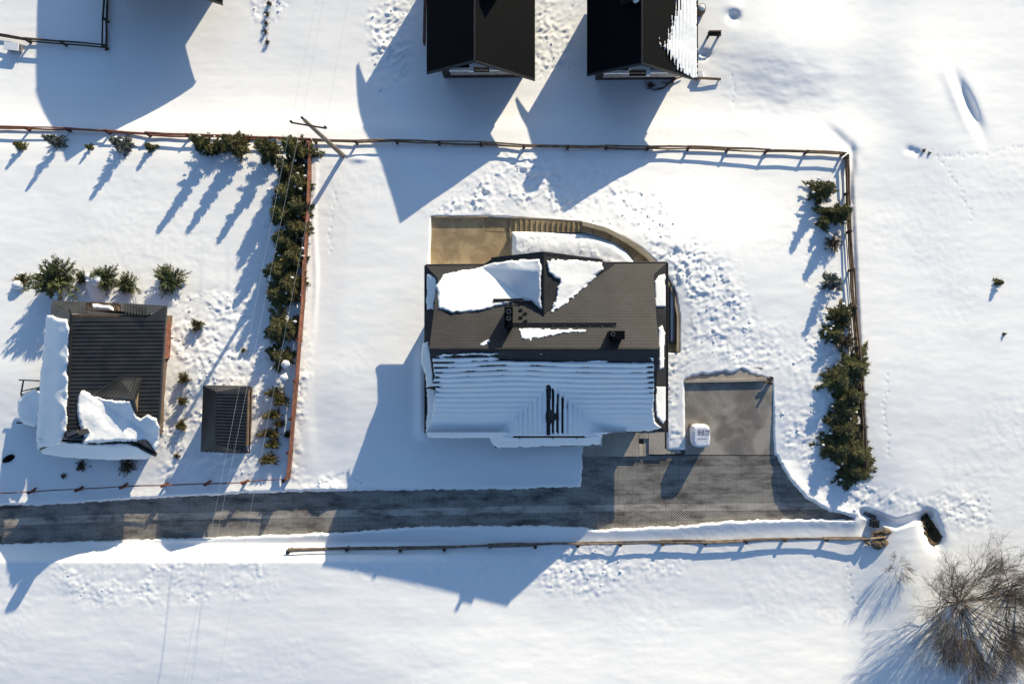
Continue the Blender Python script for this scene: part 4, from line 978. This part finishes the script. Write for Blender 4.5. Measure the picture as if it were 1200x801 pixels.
# ================================================================== UTILITY POLE AND CABLES
pb = G(402.5, 182.5); ZP = float(pb.z) + 7.0
pt = P(357, 141, ZP)
up_ = thing('utility_pole', pb, 'tall grey wooden utility pole leaning out from top left corner of yard', 'utility pole')
MB().tube(pb - Vector((0, 0, .5)), pt, .15, .10, 10).build('shaft', M['polewood'], up_)
ca = MB().beam(P(341.5, 143.5, ZP - .45), P(381, 150, ZP - .45), .08, .08).build('crossarm', M['darkwood'], up_)
INS = [(341, 142.5, ZP - .3), (354, 138, ZP + .1), (381, 149, ZP - .3)]
for x, y, z in INS:
    mb = MB(); c_ = P(x, y, z); mb.tube(c_ - Vector((0, 0, .15)), c_ + Vector((0, 0, .02)), .07, .05, 8); mb.ball(c_ + Vector((0, 0, .03)), .075, .075, .06, 8, 5); mb.build('insulator', M['plastic'], up_)
MB().tube(P(354, 138, ZP + .02), P(358, 142, ZP - .1), .03).build('bracket', M['darkwood'], up_)
WN = ['leftmost', 'middle', 'rightmost']
ups = [(371, 0), (379, 0), (408, 0)]; dns = [(213, 801), (219, 801), (254, 801)]
for i, (x, y, z) in enumerate(INS):
    mb = MB()
    def far(p, q_, k): return (p[0] + (q_[0] - p[0]) * k, p[1] + (q_[1] - p[1]) * k)
    for end, k in ((ups[i], 2.6), (dns[i], 1.8)):
        e = far((x, y), end, k); prev = P(x, y, z + .05)
        for s in range(1, 15):
            t = s / 14; zz = z + .05 - 1.2 * 4 * t * (1 - t) * .5
            cur = P(x + (e[0] - x) * t, y + (e[1] - y) * t, zz); mb.tube(prev, cur, .006, k=5, cap=False); prev = cur
    tag(mb.build('power_cable', M['wire'], origin=P(x, y, z)), '%s of three thin grey cables running down the frame from utility pole' % WN[i], 'cable', 'cables on the utility pole')

# ================================================================== EVERGREENS
def conifer_mesh(name, mat, H, R, nb, per, seed, shape='cone', bl=.15, bw=.045, spiky=1.0):
    r = np.random.RandomState(seed); V = []; 
    u = r.rand(nb) ** (1.25 if shape == 'cone' else 1.0)
    hb = H * (.06 + .92 * u) if shape == 'cone' else H * (.1 + .8 * u)
    prof = (1 - u) ** .95 * .97 + .03 if shape == 'cone' else np.sqrt(np.clip(1 - (u * .9) ** 2, 0.02, 1))
    az = r.rand(nb) * 2 * np.pi; L = R * prof * (1 - .45 * spiky * r.rand(nb))
    lobes = 1 + .22 * np.sin(az * 3 + seed) + .12 * np.sin(az * 5 + 2 * seed); L = L * lobes
    tilt = (.25 - .35 * r.rand(nb)) + (.5 * u if shape == 'cone' else .3 + .5 * u)
    s = r.rand(nb, per) ** .7
    dirx, diry, dirz = np.cos(az), np.sin(az), tilt
    bx = (dirx * L)[:, None] * s; by = (diry * L)[:, None] * s; bz = hb[:, None] + (dirz * L)[:, None] * s * .8 - .12 * R * s * s
    j = .035 + .09 * R * (1 - s) ; 
    cx = bx + r.randn(nb, per) * j * .5; cy = by + r.randn(nb, per) * j * .5; cz = bz + r.randn(nb, per) * j * .5
    c = np.stack([cx, cy, cz], -1).reshape(-1, 3)
    d = np.stack([np.broadcast_to(dirx[:, None], s.shape), np.broadcast_to(diry[:, None], s.shape), np.broadcast_to(dirz[:, None], s.shape)], -1).reshape(-1, 3)
    d = d + r.randn(*d.shape) * .55 + np.array([0, 0, .15]); d /= np.linalg.norm(d, axis=1)[:, None]
    o = np.cross(d, r.randn(*d.shape)); o /= np.linalg.norm(o, axis=1)[:, None]
    ln = bl * (.6 + .8 * r.rand(len(c)))[:, None]; wd = bw * (.6 + .8 * r.rand(len(c)))[:, None]
    a = c - d * ln * .5 - o * wd * .5; b = c - d * ln * .5 + o * wd * .5; e = c + d * ln * .5
    c[:, 2] = np.maximum(c[:, 2], .02)
    V = np.stack([a, b, e], 1).reshape(-1, 3); V[:, 2] = np.maximum(V[:, 2], 0)
    n = len(c); me = bpy.data.meshes.new(name); me.vertices.add(n * 3); me.vertices.foreach_set('co', V.astype(np.float32).reshape(-1))
    me.loops.add(n * 3); me.loops.foreach_set('vertex_index', np.arange(n * 3, dtype=np.int32)); me.polygons.add(n)
    me.polygons.foreach_set('loop_start', np.arange(0, n * 3, 3, dtype=np.int32)); me.polygons.foreach_set('loop_total', np.full(n, 3, dtype=np.int32))
    me.materials.append(mat); me.update(calc_edges=True); me.validate(); return me
def trunk_mesh(H, r0):
    mb = MB(); mb.tube((0, 0, -.3), (0, 0, H * .5), r0, r0 * .6, 7); mb.tube((0, 0, H * .5), (0.02, 0.01, H * .96), r0 * .6, r0 * .12, 7)
    for k in range(5):
        a = k * 2.4; z = H * (.2 + .13 * k); mb.tube((0, 0, z), (math.cos(a) * H * .12, math.sin(a) * H * .12, z + .1), r0 * .3, r0 * .1, 5)
    return add_mesh('trunk', mb.v, mb.f, M['bark'])
CM = {}
for k in range(6): CM['spruce', k] = (conifer_mesh('crown', M['spruce' if k % 2 else 'spruce2'], 1.0 * 3, .85, [120, 90, 140, 100, 75, 110][k], [64, 80, 54, 72, 96, 66][k], 100 + k, bl=[.19, .22, .16, .2, .24, .18][k], bw=.045, spiky=[1, 1.25, .8, 1.1, 1.3, 1][k]), 3.0, .85)
for k in range(2): CM['blue', k] = (conifer_mesh('crown', M['bluespruce'], 1.8, .52, 90, 32, 120 + k, bl=.13, bw=.04), 1.8, .52)
for k in range(3): CM['pine', k] = (conifer_mesh('crown', M['pine'], .9, .95, 105, 52, 140 + k, 'dome', .15, .035, .6), .9, .95)
for k in range(3): CM['olive', k] = (conifer_mesh('crown', M['olive'], .6, .55, 70, 34, 160 + k, 'dome', .11, .035, .6), .6, .55)
for k in range(2): CM['mini', k] = (conifer_mesh('crown', M['spruce'], .85, .28, 60, 30, 170 + k, 'cone', .09, .03, .4), .85, .28)
for k in range(2): CM['brown', k] = (conifer_mesh('crown', M['brownleaf'], .7, .5, 50, 26, 180 + k, 'dome', .13, .02, 1.0), .7, .5)
TM = trunk_mesh(1.0, .05)
trng = random.Random(5)
def evergreen(name, kind, px, py, rpx, h, label, cat, group=None, lift=0.0, sy=1.0):
    """rpx: crown radius in frame units; px, py: middle of the crown as seen"""
    ks = [k for k in CM if k[0] == kind]; me, H0, R0_ = CM[trng.choice(ks)]
    base = F(px, py, h * .42); base.z -= .1
    t = thing(name, base, label, cat, group)
    s = rpx * (1.12 if kind in ('pine', 'olive') else 1.45) / 19.0 / R0_; sz = h / H0; rz = trng.uniform(0, 6.28)
    inst('trunk', TM, t, (0, 0, 0), rz, (1 + s * .4, 1 + s * .4, h)); inst('crown', me, t, (0, 0, lift), 0 if sy != 1 else rz, (s, s * sy, sz))
    if rpx >= 8 and kind != 'brown' and trng.random() < .7:
        mb = MB(); Rm = R0_ * s; rr2 = random.Random(int(px * 7 + py))
        for _ in range(rr2.randint(3, 7)):
            a = rr2.uniform(0, 6.28); q = rr2.uniform(.3, 1.0); zz = h * max(.08, (1 - q) * (.85 if kind != 'pine' else .9) + .05)
            mb.ball(base + Vector((math.cos(a) * Rm * q, math.sin(a) * Rm * q * sy, zz + .03)), rr2.uniform(.05, .14), rr2.uniform(.04, .10), rr2.uniform(.03, .05), 7, 4, .4)
        mb.build('snow_clump', M['snow'], t, kind='stuff', smooth=True)
    return t
def ev(*a, **k): return evergreen(*a, **k)
GA = 'evergreens planted along the rust brown board fence'; GB = 'evergreens along the right hand fence'; GN = 'shrubs under the top left fence'
ev('conical_shrub', 'mini', 22, 170, 6, .9, 'tiny conical shrub at far left under the red brown fence', 'shrub', GN)
ev('conical_shrub', 'mini', 103.5, 172, 3.6, .7, 'smallest conical shrub, between two grey green spruces', 'shrub', GN)
ev('conical_shrub', 'mini', 175, 172, 6, .9, 'tiny conical shrub right of the larger grey green spruce', 'shrub', GN)
ev('small_spruce', 'blue', 62, 164, 9, 1.75, 'smaller grey green spruce half shaded beside the fence', 'tree', GN)
ev('small_spruce', 'blue', 140, 168, 11.5, 1.85, 'larger grey green spruce in sun between tiny conical shrubs', 'tree', GN)
NR = [(239, 169, 15, 2.8, 'leftmost olive green spruce close under the red brown fence'), (274, 168, 15, 2.8, 'second olive green spruce from left under the fence, thin top beside it'),
      (312, 174, 15, 2.9, 'third olive green spruce, beside heaped snow at row corner'), (345, 174, 17, 3.2, 'spiked spruce at the corner directly left of pole top')]
for x, y, r, h, l in NR: ev('spruce_tree', 'spruce', x, y, r, h, l, 'tree', GN)
ev('small_spruce', 'pine', 258, 173, 7, .9, 'low bush squeezed between the two leftmost spruces', 'shrub', GN)
WR = [(338, 200, 17, 2.8), (350, 214, 13, 2.4), (336, 228, 17, 2.8), (350, 243, 14, 2.3), (331, 252, 18, 2.7), (346, 266, 14, 2.3), (332, 282, 17, 2.5), (344, 300, 14, 2.1), (326, 316, 18, 2.3), (338, 334, 16, 2.0), (326, 346, 17, 1.9), (328, 385, 19, 1.7), (340, 382, 9, 1.3), (330, 420, 14, 1.2), (318, 412, 9, 1.0)]
WD = ['directly below the corner spruce, tip crossed by cables', 'pressed against rust boards just under the corner', 'bushy one in the thick upper part of the row', 'narrow one at the fence level with the pole shadow', 'wide one bulging left halfway down the dense part', 'narrow one against boards below the pole shadow',
      'broad one above the wide yellowish spruce', 'slim one at the fence halfway down the row', 'widest yellowish one leaning left over blue shadow', 'one filling the fence side above the first gap', 'last of the dense upper part, above the gap', 'round one standing alone between two gaps',
      'thin one between lone round spruce and rust boards', 'low one beside the snow heap on the fence', 'dark tuft left of the snow heap']
for (x, y, r, h), l in zip(WR, WD): ev('spruce_tree', 'spruce', x, y, r, h, 'dark green spruce in fence row, ' + l, 'tree', GA)
OL = [(322, 460, 12, .55, .65, 'broad one, topmost'), (330, 470, 10, .5, .65, 'second from the top, against the fence'), (320, 486, 11, .55, .6, 'third one, level with middle of shed'), (327, 496, 7, .4, .7, 'small dark one below the third'),
      (316, 508, 14, .5, .45, 'long flat one reaching left towards shed'), (320, 520, 9, .45, .8, 'one level with the shed lower edge'), (315, 538, 12, .5, .6, 'last one at the bottom of row'), (337, 509, 4, .4, 1.3, 'slim upright tuft touching the fence')]
for x, y, r, h, sy, l in OL: ev('juniper_bush', 'olive', x, y, r, h, 'flat olive juniper right of the shed, ' + l, 'shrub', 'junipers right of the shed', sy=sy)
for x, y, r, h, l in [(67, 329, 25, 1.9, 'largest dwarf pine at top left corner of ribbed roof'), (97, 325, 8, .7, 'narrow dwarf pine tuft between large pine and snowy one'), (124, 325, 15, 1.0, 'dwarf pine behind the snow laden mound'), (150, 333, 13, .9, 'small dwarf pine right of the snow laden mound'), (200, 327, 18, .9, 'dwarf pine standing alone at right with spread branches')]:
    ev('dwarf_pine', 'pine', x, y, r, h, l, 'shrub', 'dwarf pines above ribbed roof house')
for x, y, r, h, l in [(232, 381, 8, .6, 'largest round shrub right of ribbed roof, topmost of four'), (215.5, 443, 7, .55, 'second round shrub down from top beside ribbed roof'), (213.5, 470, 5.5, .5, 'third round shrub beside lower ribbed roof'), (212, 498, 6.5, .5, 'lowest round shrub left of the shed corner'), (285, 410, 3, .3, 'tiny dark tuft in snow above shed')]:
    ev('round_shrub', 'olive', x, y, r, h, l, 'shrub', 'round shrubs between house and shed')
for x, y, r, h, l in [(95, 546, 6, .4, 'dark leafless looking bush below left house, left one'), (148, 545, 10, .5, 'spiky dark bush below right corner of ribbed house'), (207, 534, 4, .3, 'tiny brown tuft near lower fence left of shed'), (74, 558, 3, .3, 'tiny brown speck of plant near braced fence')]:
    ev('dark_bush', 'brown', x, y, r, h, l, 'shrub', 'bushes below the ribbed roof house')
ER = [(966, 222, 14, 2.2, 'spruce', 'topmost at the right hand fence corner'), (985, 250, 16, 2.1, 'spruce', 'second from the top, branches over fence rail'), (966, 262, 9, 1.0, 'spruce', 'small snowy one left of second tree'), (977, 284, 9, .8, 'brown', 'brown sparse one under second tree'),
      (977, 331, 11.5, 1.5, 'blue', 'lone rounded one halfway down fence'), (988, 370, 14, 1.2, 'spruce', 'bushy one touching fence above the middle pair'), (979, 391, 13, 1.1, 'spruce', 'dark one left of the brown bush'), (992, 401, 11, 1.1, 'brown', 'brown bush leaning on lower fence'),
      (1003, 430, 20, 1.3, 'spruce', 'wide one reaching right past the fence'), (984, 445, 19, 1.2, 'spruce', 'left half of the broad top clump'), (998, 462, 18, 1.2, 'spruce', 'centre one of big lower clump'), (992, 482, 16, 1.0, 'spruce', 'dark one at the waist of big clump'),
      (990, 503, 20, 1.2, 'spruce', 'bright one in the lower half of clump'), (984, 525, 20, 1.1, 'spruce', 'left bulge near bottom of clump'), (1005, 532, 21, 1.1, 'spruce', 'right bulge with long spread boughs'), (1001, 553, 19, .9, 'spruce', 'lowest one hanging towards driveway bend')]
for x, y, r, h, k, l in ER: ev('evergreen_tree' if k != 'brown' else 'dark_bush', k, x, y, r, h, 'evergreen by right fence, ' + l if k != 'brown' else l + ' in right fence row', 'tree' if k != 'brown' else 'shrub', GB)
for i, (x, y) in enumerate([(315, 4), (313, 16), (312, 27), (311, 37), (313, 49)]):
    ev('tiny_shrub', 'brown', x, y, 3.2, .4, 'tiny dark shrub poking from snow ridge at top, number %s from the top' % ['one', 'two', 'three', 'four', 'five'][i], 'shrub', 'tiny shrubs in a line on top snow ridge')
ev('seedling_spruce', 'mini', 1172, 331, 4.5, .6, 'single tiny spruce alone in the right hand snow field', 'tree')
for x, y, r, h, l in [(1178, 391, 1.8, .3, 'dead twig in open snow below the tiny lone spruce'), (1083, 176, 2.2, .25, 'left of two dry weeds beyond top right fence corner'), (1090, 179, 1.8, .22, 'right of two dry weeds beyond top right fence corner'), (762, 100, 5, .3, 'dry weeds in snow before striped roof house')]:
    ev('dry_weed', 'brown', x, y, r, h, l, 'weed')

# ---- bare trees
def bare(name, base, nst, L0, spread, depth, seed, label, r0, ratio=.72, kids=3):
    rr = random.Random(seed); root = thing(name, base, label, 'tree')
    trunk = MB(); tw = MB()
    def grow(p, d, L, r, lev):
        segs = 3; q_ = p
        for s in range(segs):
            d = (d + Vector((rr.gauss(0, .10), rr.gauss(0, .10), .05 + rr.gauss(0, .06)))).normalized(); n = q_ + d * (L / segs)
            (trunk if lev < 2 else tw).tube(q_, n, r * (1 - .25 * s / segs), r * (1 - .25 * (s + 1) / segs), 5 if lev < 2 else 3, cap=False); q_ = n
            if lev < depth and (s >= 1 or (lev == 1)):
                for _ in range(kids if s == segs - 1 else max(1, kids - 1)):
                    ax = Vector((rr.gauss(0, 1), rr.gauss(0, 1), rr.gauss(0, .6))); nd = (d + ax.normalized() * rr.uniform(.3, .62)).normalized()
                    if nd.z < -.1: nd.z *= -.3
                    grow(q_, nd, L * ratio * rr.uniform(.75, 1.1), r * .55, lev + 1)
    for i in range(nst):
        a = 2 * math.pi * i / nst + rr.uniform(-.3, .3); sp = spread * rr.uniform(.35, 1.2)
        grow(base + Vector((math.cos(a) * .12, math.sin(a) * .12, -.1)), Vector((math.cos(a) * sp, math.sin(a) * sp, 1)).normalized(), L0 * rr.uniform(.8, 1.15), r0 * rr.uniform(.6, 1), 0)
    trunk.build('trunk', M['twig'], root); tw.build('crown', M['twig'], root); return root
bare('bare_tree', G(1126, 708), 40, 2.15, 1.7, 4, 4, 'large leafless many stemmed tree at the bottom right corner', .03, .62)
bare('bare_tree', G(1186, 690), 14, 2.0, 1.3, 4, 9, 'leafless tree behind the large one, cut by right edge', .03, .62)
bare('bare_shrub', G(1050, 664), 9, .5, 1.2, 3, 21, 'small leafless shrub right of lower fence end', .013, .66)

# ================================================================== SMALL THINGS
# wrapped pallet on the pad
pc = P(818, 508.5, .012); wp_ = thing('wrapped_pallet', pc, 'white foil wrapped pallet load standing on the parking pad', 'pallet')
MB().box((pc.x, pc.y, .012), 1.0, 1.2, .12).build('pallet_base', M['lightwood'], wp_)
bm_ = MB(); nU = 20
for (z, s, ch_) in ((.13, 1.0, .86), (.22, 1.04, .86), (.5, 1.03, .85), (.78, 1.0, .82), (.88, .93, .78), (.92, .8, .7)):
    for k in range(nU):
        a = 2 * math.pi * (k + .5) / nU; ca_, sa_ = math.cos(a), math.sin(a)
        e_ = 5; rr_ = (abs(ca_) ** e_ + abs(sa_) ** e_) ** (-1 / e_)
        j = 1 + .02 * math.sin(k * 2.3 + z * 9)
        bm_.v.append(Vector((pc.x + .5 * rr_ * ca_ * s * j, pc.y + .62 * rr_ * sa_ * s * j, z)))
for i in range(5):
    for k in range(nU):
        k2 = (k + 1) % nU; bm_.f.append((i * nU + k, i * nU + k2, (i + 1) * nU + k2, (i + 1) * nU + k))
bm_.f.append(tuple(range(5 * nU, 6 * nU)))
wrap = bm_.build('wrapping', M['foil'], wp_)
zt_ = 0.926
def mark(x0, y0, x1, y1, m, dz=0.004):
    MB().slab([P(x0, y0, zt_ + dz), P(x1, y0, zt_ + dz), P(x1, y1, zt_ + dz), P(x0, y1, zt_ + dz)], .004).build('print', M[m], wrap)
mark(818, 503, 825.2, 509.6, 'inkpale'); mark(826, 503, 832, 509.4, 'inkpale')
mark(818.6, 503.3, 819.8, 509.3, 'ink', .009); mark(823.4, 503.3, 824.8, 509.3, 'ink', .009); mark(819.8, 505.6, 823.4, 506.9, 'ink', .0085)
mark(818, 513, 829, 514.2, 'inkpale'); mark(826.8, 504.5, 831.2, 505.5, 'ink', .009)
# white box below the top left fence
wbx = G(20, 58); b_ = thing('white_box', wbx, 'white box in the snow under the top left fence corner', 'box')
MB().box(wbx - Vector((0, 0, .1)), .85, .45, .55, -.12).build('body', M['greypaint'], b_); MB().box(wbx + Vector((0, 0, .45)), .95, .5, .1, -.12).build('lid', M['roofsnow'], b_)
# barrel, bench near the striped house
bp_ = F(822, 10, .6); b_ = thing('barrel', bp_, 'round wooden barrel with snowy top beside the striped roof house', 'barrel')
mb = MB()
for z0, z1, ra, rb_ in ((-.1, .3, .26, .32), (.3, .7, .32, .27)): mb.tube(bp_ + Vector((0, 0, z0)), bp_ + Vector((0, 0, z1)), ra, rb_, 14)
mb.build('staves', M['wood'], b_); MB().tube(bp_ + Vector((0, 0, .28)), bp_ + Vector((0, 0, .33)), .33, k=14).build('hoop', M['metal'], b_)
MB().ball(bp_ + Vector((0, 0, .7)), .22, .22, .1, 12, 4, half=True).build('snow_cap', M['roofsnow'], b_, smooth=True)
bn = F(838, 39, .6); b_ = thing('bench', bn, 'small dark plank bench in snow right of striped roof', 'bench')
MB().box(bn + Vector((0, 0, .42)), .85, .24, .06, -.03).build('seat', M['darkwood'], b_)
for sx in (-.33, .33): MB().box(bn + Vector((sx, 0, -.1)), .08, .2, .54).build('leg', M['darkwood'], b_)
MB().box(bn + Vector((0, .14, .45)), .8, .05, .2).build('backrest', M['wood'], b_)
# dead branches before the striped house
br_ = thing('fallen_branch', G(780, 100), 'dark fallen branch lying in front of the striped roof house', 'branch'); mb = MB()
for a, b, r in [((792, 92), (776, 104), .09), ((776, 104), (765, 106), .05), ((784, 98), (774, 96), .04), ((792, 92), (800, 90), .06), ((778, 103), (758, 104), .03), ((790, 94), (786, 103), .04)]:
    mb.tube(G(*a, up=.18), G(*b, up=.12), r, r * .6, 6)
mb.build('limb', M['darkwood'], br_)
# snow laden mound with pinkish cone in front of the left house
mc = G(114, 344); b_ = thing('covered_fountain', mc, 'pale tapering garden feature with a round snow cap above ribbed house', 'garden feature')
mb = MB(); mb.tube(mc - Vector((0, 0, .3)), mc + Vector((-.1, .9, .5)), .65, .3, 12); mb.build('cover', M['roofsnow'], b_)
MB().ball(mc + Vector((.35, .75, .55)), .42, .33, .3, 14, 8, .12).build('snow_cap', M['roofsnow'], b_, smooth=True)
MB().ball(mc + Vector((-.2, 1.0, .5)), .26, .22, .2, 10, 6, .2).build('snow_cap', M['roofsnow'], b_, smooth=True)
# ginger bush with snow cap
t_ = ev('round_shrub', 'olive', 26, 328, 9, .45, 'rounded yellow green bush with a snow cap at far left', 'shrub')
MB().ball(G(24, 334) + Vector((0, 0, .22)), .36, .3, .22, 12, 6, .1, half=True).build('snow_cap', M['roofsnow'], t_, smooth=True)
for x, y, s, l in [(72, 343, .42, 'snow lump on the largest dwarf pine'), (337, 426, .27, 'snow heap against rust board fence beside low spruce'), (335, 442, .25, 'small snow lump below the heap by rust fence'), (322, 166, .3, 'snow lump between third spruce and the corner spruce')]:
    p = G(x, y); o = MB().ball(p + Vector((0, 0, .35)), s, s * .85, s * .45, 14, 8, .2).build('snow_lump', M['roofsnow'], origin=p, smooth=True); tag(o, l, 'snow')
pr_ = G(10, 537); o = MB().ball(pr_, .42, .2, .18, 12, 6, .15).build('boulder', M['darkroof'], origin=pr_, smooth=True); o.rotation_euler = (0, 0, .5); tag(o, 'dark oval boulder in shaded snow left of ribbed house', 'boulder')
# dark hollow with earth, container, logs at the end of the lower fence
X, Y = np.meshgrid(np.arange(1072, 1112, 1.2), np.arange(596, 646, 1.2))
Z = zg(X, Y) + .05 + .22 * np.abs(fbm(X, Y, 7, 90, 3))
s_ = sdpoly(X, Y, [(1079, 604), (1087, 601), (1091, 606), (1098, 617), (1105, 628), (1103, 634), (1095, 641), (1089, 638), (1083, 624)])
V, q = grid_mesh('e', X, Y, np.where(s_ < 1, Z - .12, Z), None, s_ > -1.5)
o = bpy.data.objects.new('earth_hollow', mesh_np('earth_hollow', V, q, M['earth'])); COL.objects.link(o); struct(o)
kb = G(1023, 612); b_ = thing('storage_bin', kb, 'small black bin half buried at end of the lower fence', 'bin')
MB().box(kb, .42, .42, .35, -.05, .92).build('body', M['plastic'], b_); MB().box(kb + Vector((0, -.02, .352)), .3, .25, .05, -.05).build('lid', M['trim'], b_)
for i, (x0, y0, x1, y1, r, l) in enumerate([(1020, 631, 1039, 629, .07, 'pale split log lying across the stones at fence end'), (1021, 625, 1034, 622, .10, 'brown log lying just under the black bin'), (1013, 632, 1019, 638, .12, 'thick dark log stub at last fence post')]):
    a, b = G(x0, y0, .22), G(x1, y1, .22); o = MB().tube(a, b, r, r * .85, 8).build('log', M['lightwood'] if i == 0 else M['wood'], origin=a); tag(o, l, 'log')
for i, (x, y, s, l) in enumerate([(1027, 637, .28, 'brown stone under the pale log'), (1034, 635, .22, 'smaller brown stone right of the first beneath the log'), (1038, 622, .2, 'brown stone right of the black bin'), (1029, 626, .24, 'brown stone between bin and pale log')]):
    p = G(x, y); o = MB().ball(p + Vector((0, 0, .12)), s * 1.2, s, s * .8, 9, 6, .35).build('stone', M['stone'], origin=p); tag(o, l, 'stone', 'stones at the end of the lower fence')
# snow clods thrown about: loose lumps on the trodden and slid snow
nprng = np.random.RandomState(77); mb = MB(); cnt = 0
CX, CY = nprng.uniform(0, 1200, 26000), nprng.uniform(0, 801, 26000)
CW = rough(CX, CY); ok = (CW > .3) & (nprng.rand(len(CX)) < CW * .6) & (sdpoly(CX, CY, ROAD) < -2) & (sdpoly(CX, CY, PATH) < -2) & (sdpoly(CX, CY, TERR) < -2)
CX, CY = CX[ok], CY[ok]; CZ = zg(CX, CY, True); wx, wy, wz = PN(CX, CY, CZ)
for x, y, z in zip(wx, wy, wz):
    s = .025 + .06 * nprng.rand() ** 3; mb.ball((x, y, z + s * .2), s * nprng.uniform(.8, 1.4), s, s * .8, 5, 3, .5); cnt += 1
clod = mb.build('snow_clods', M['snow']); tag(clod, 'loose snow clods scattered over the churned snow around the houses', 'snow'); clod['kind'] = 'stuff'
print('clods', cnt, 'elev', math.degrees(elev), 'azim', math.degrees(azim))
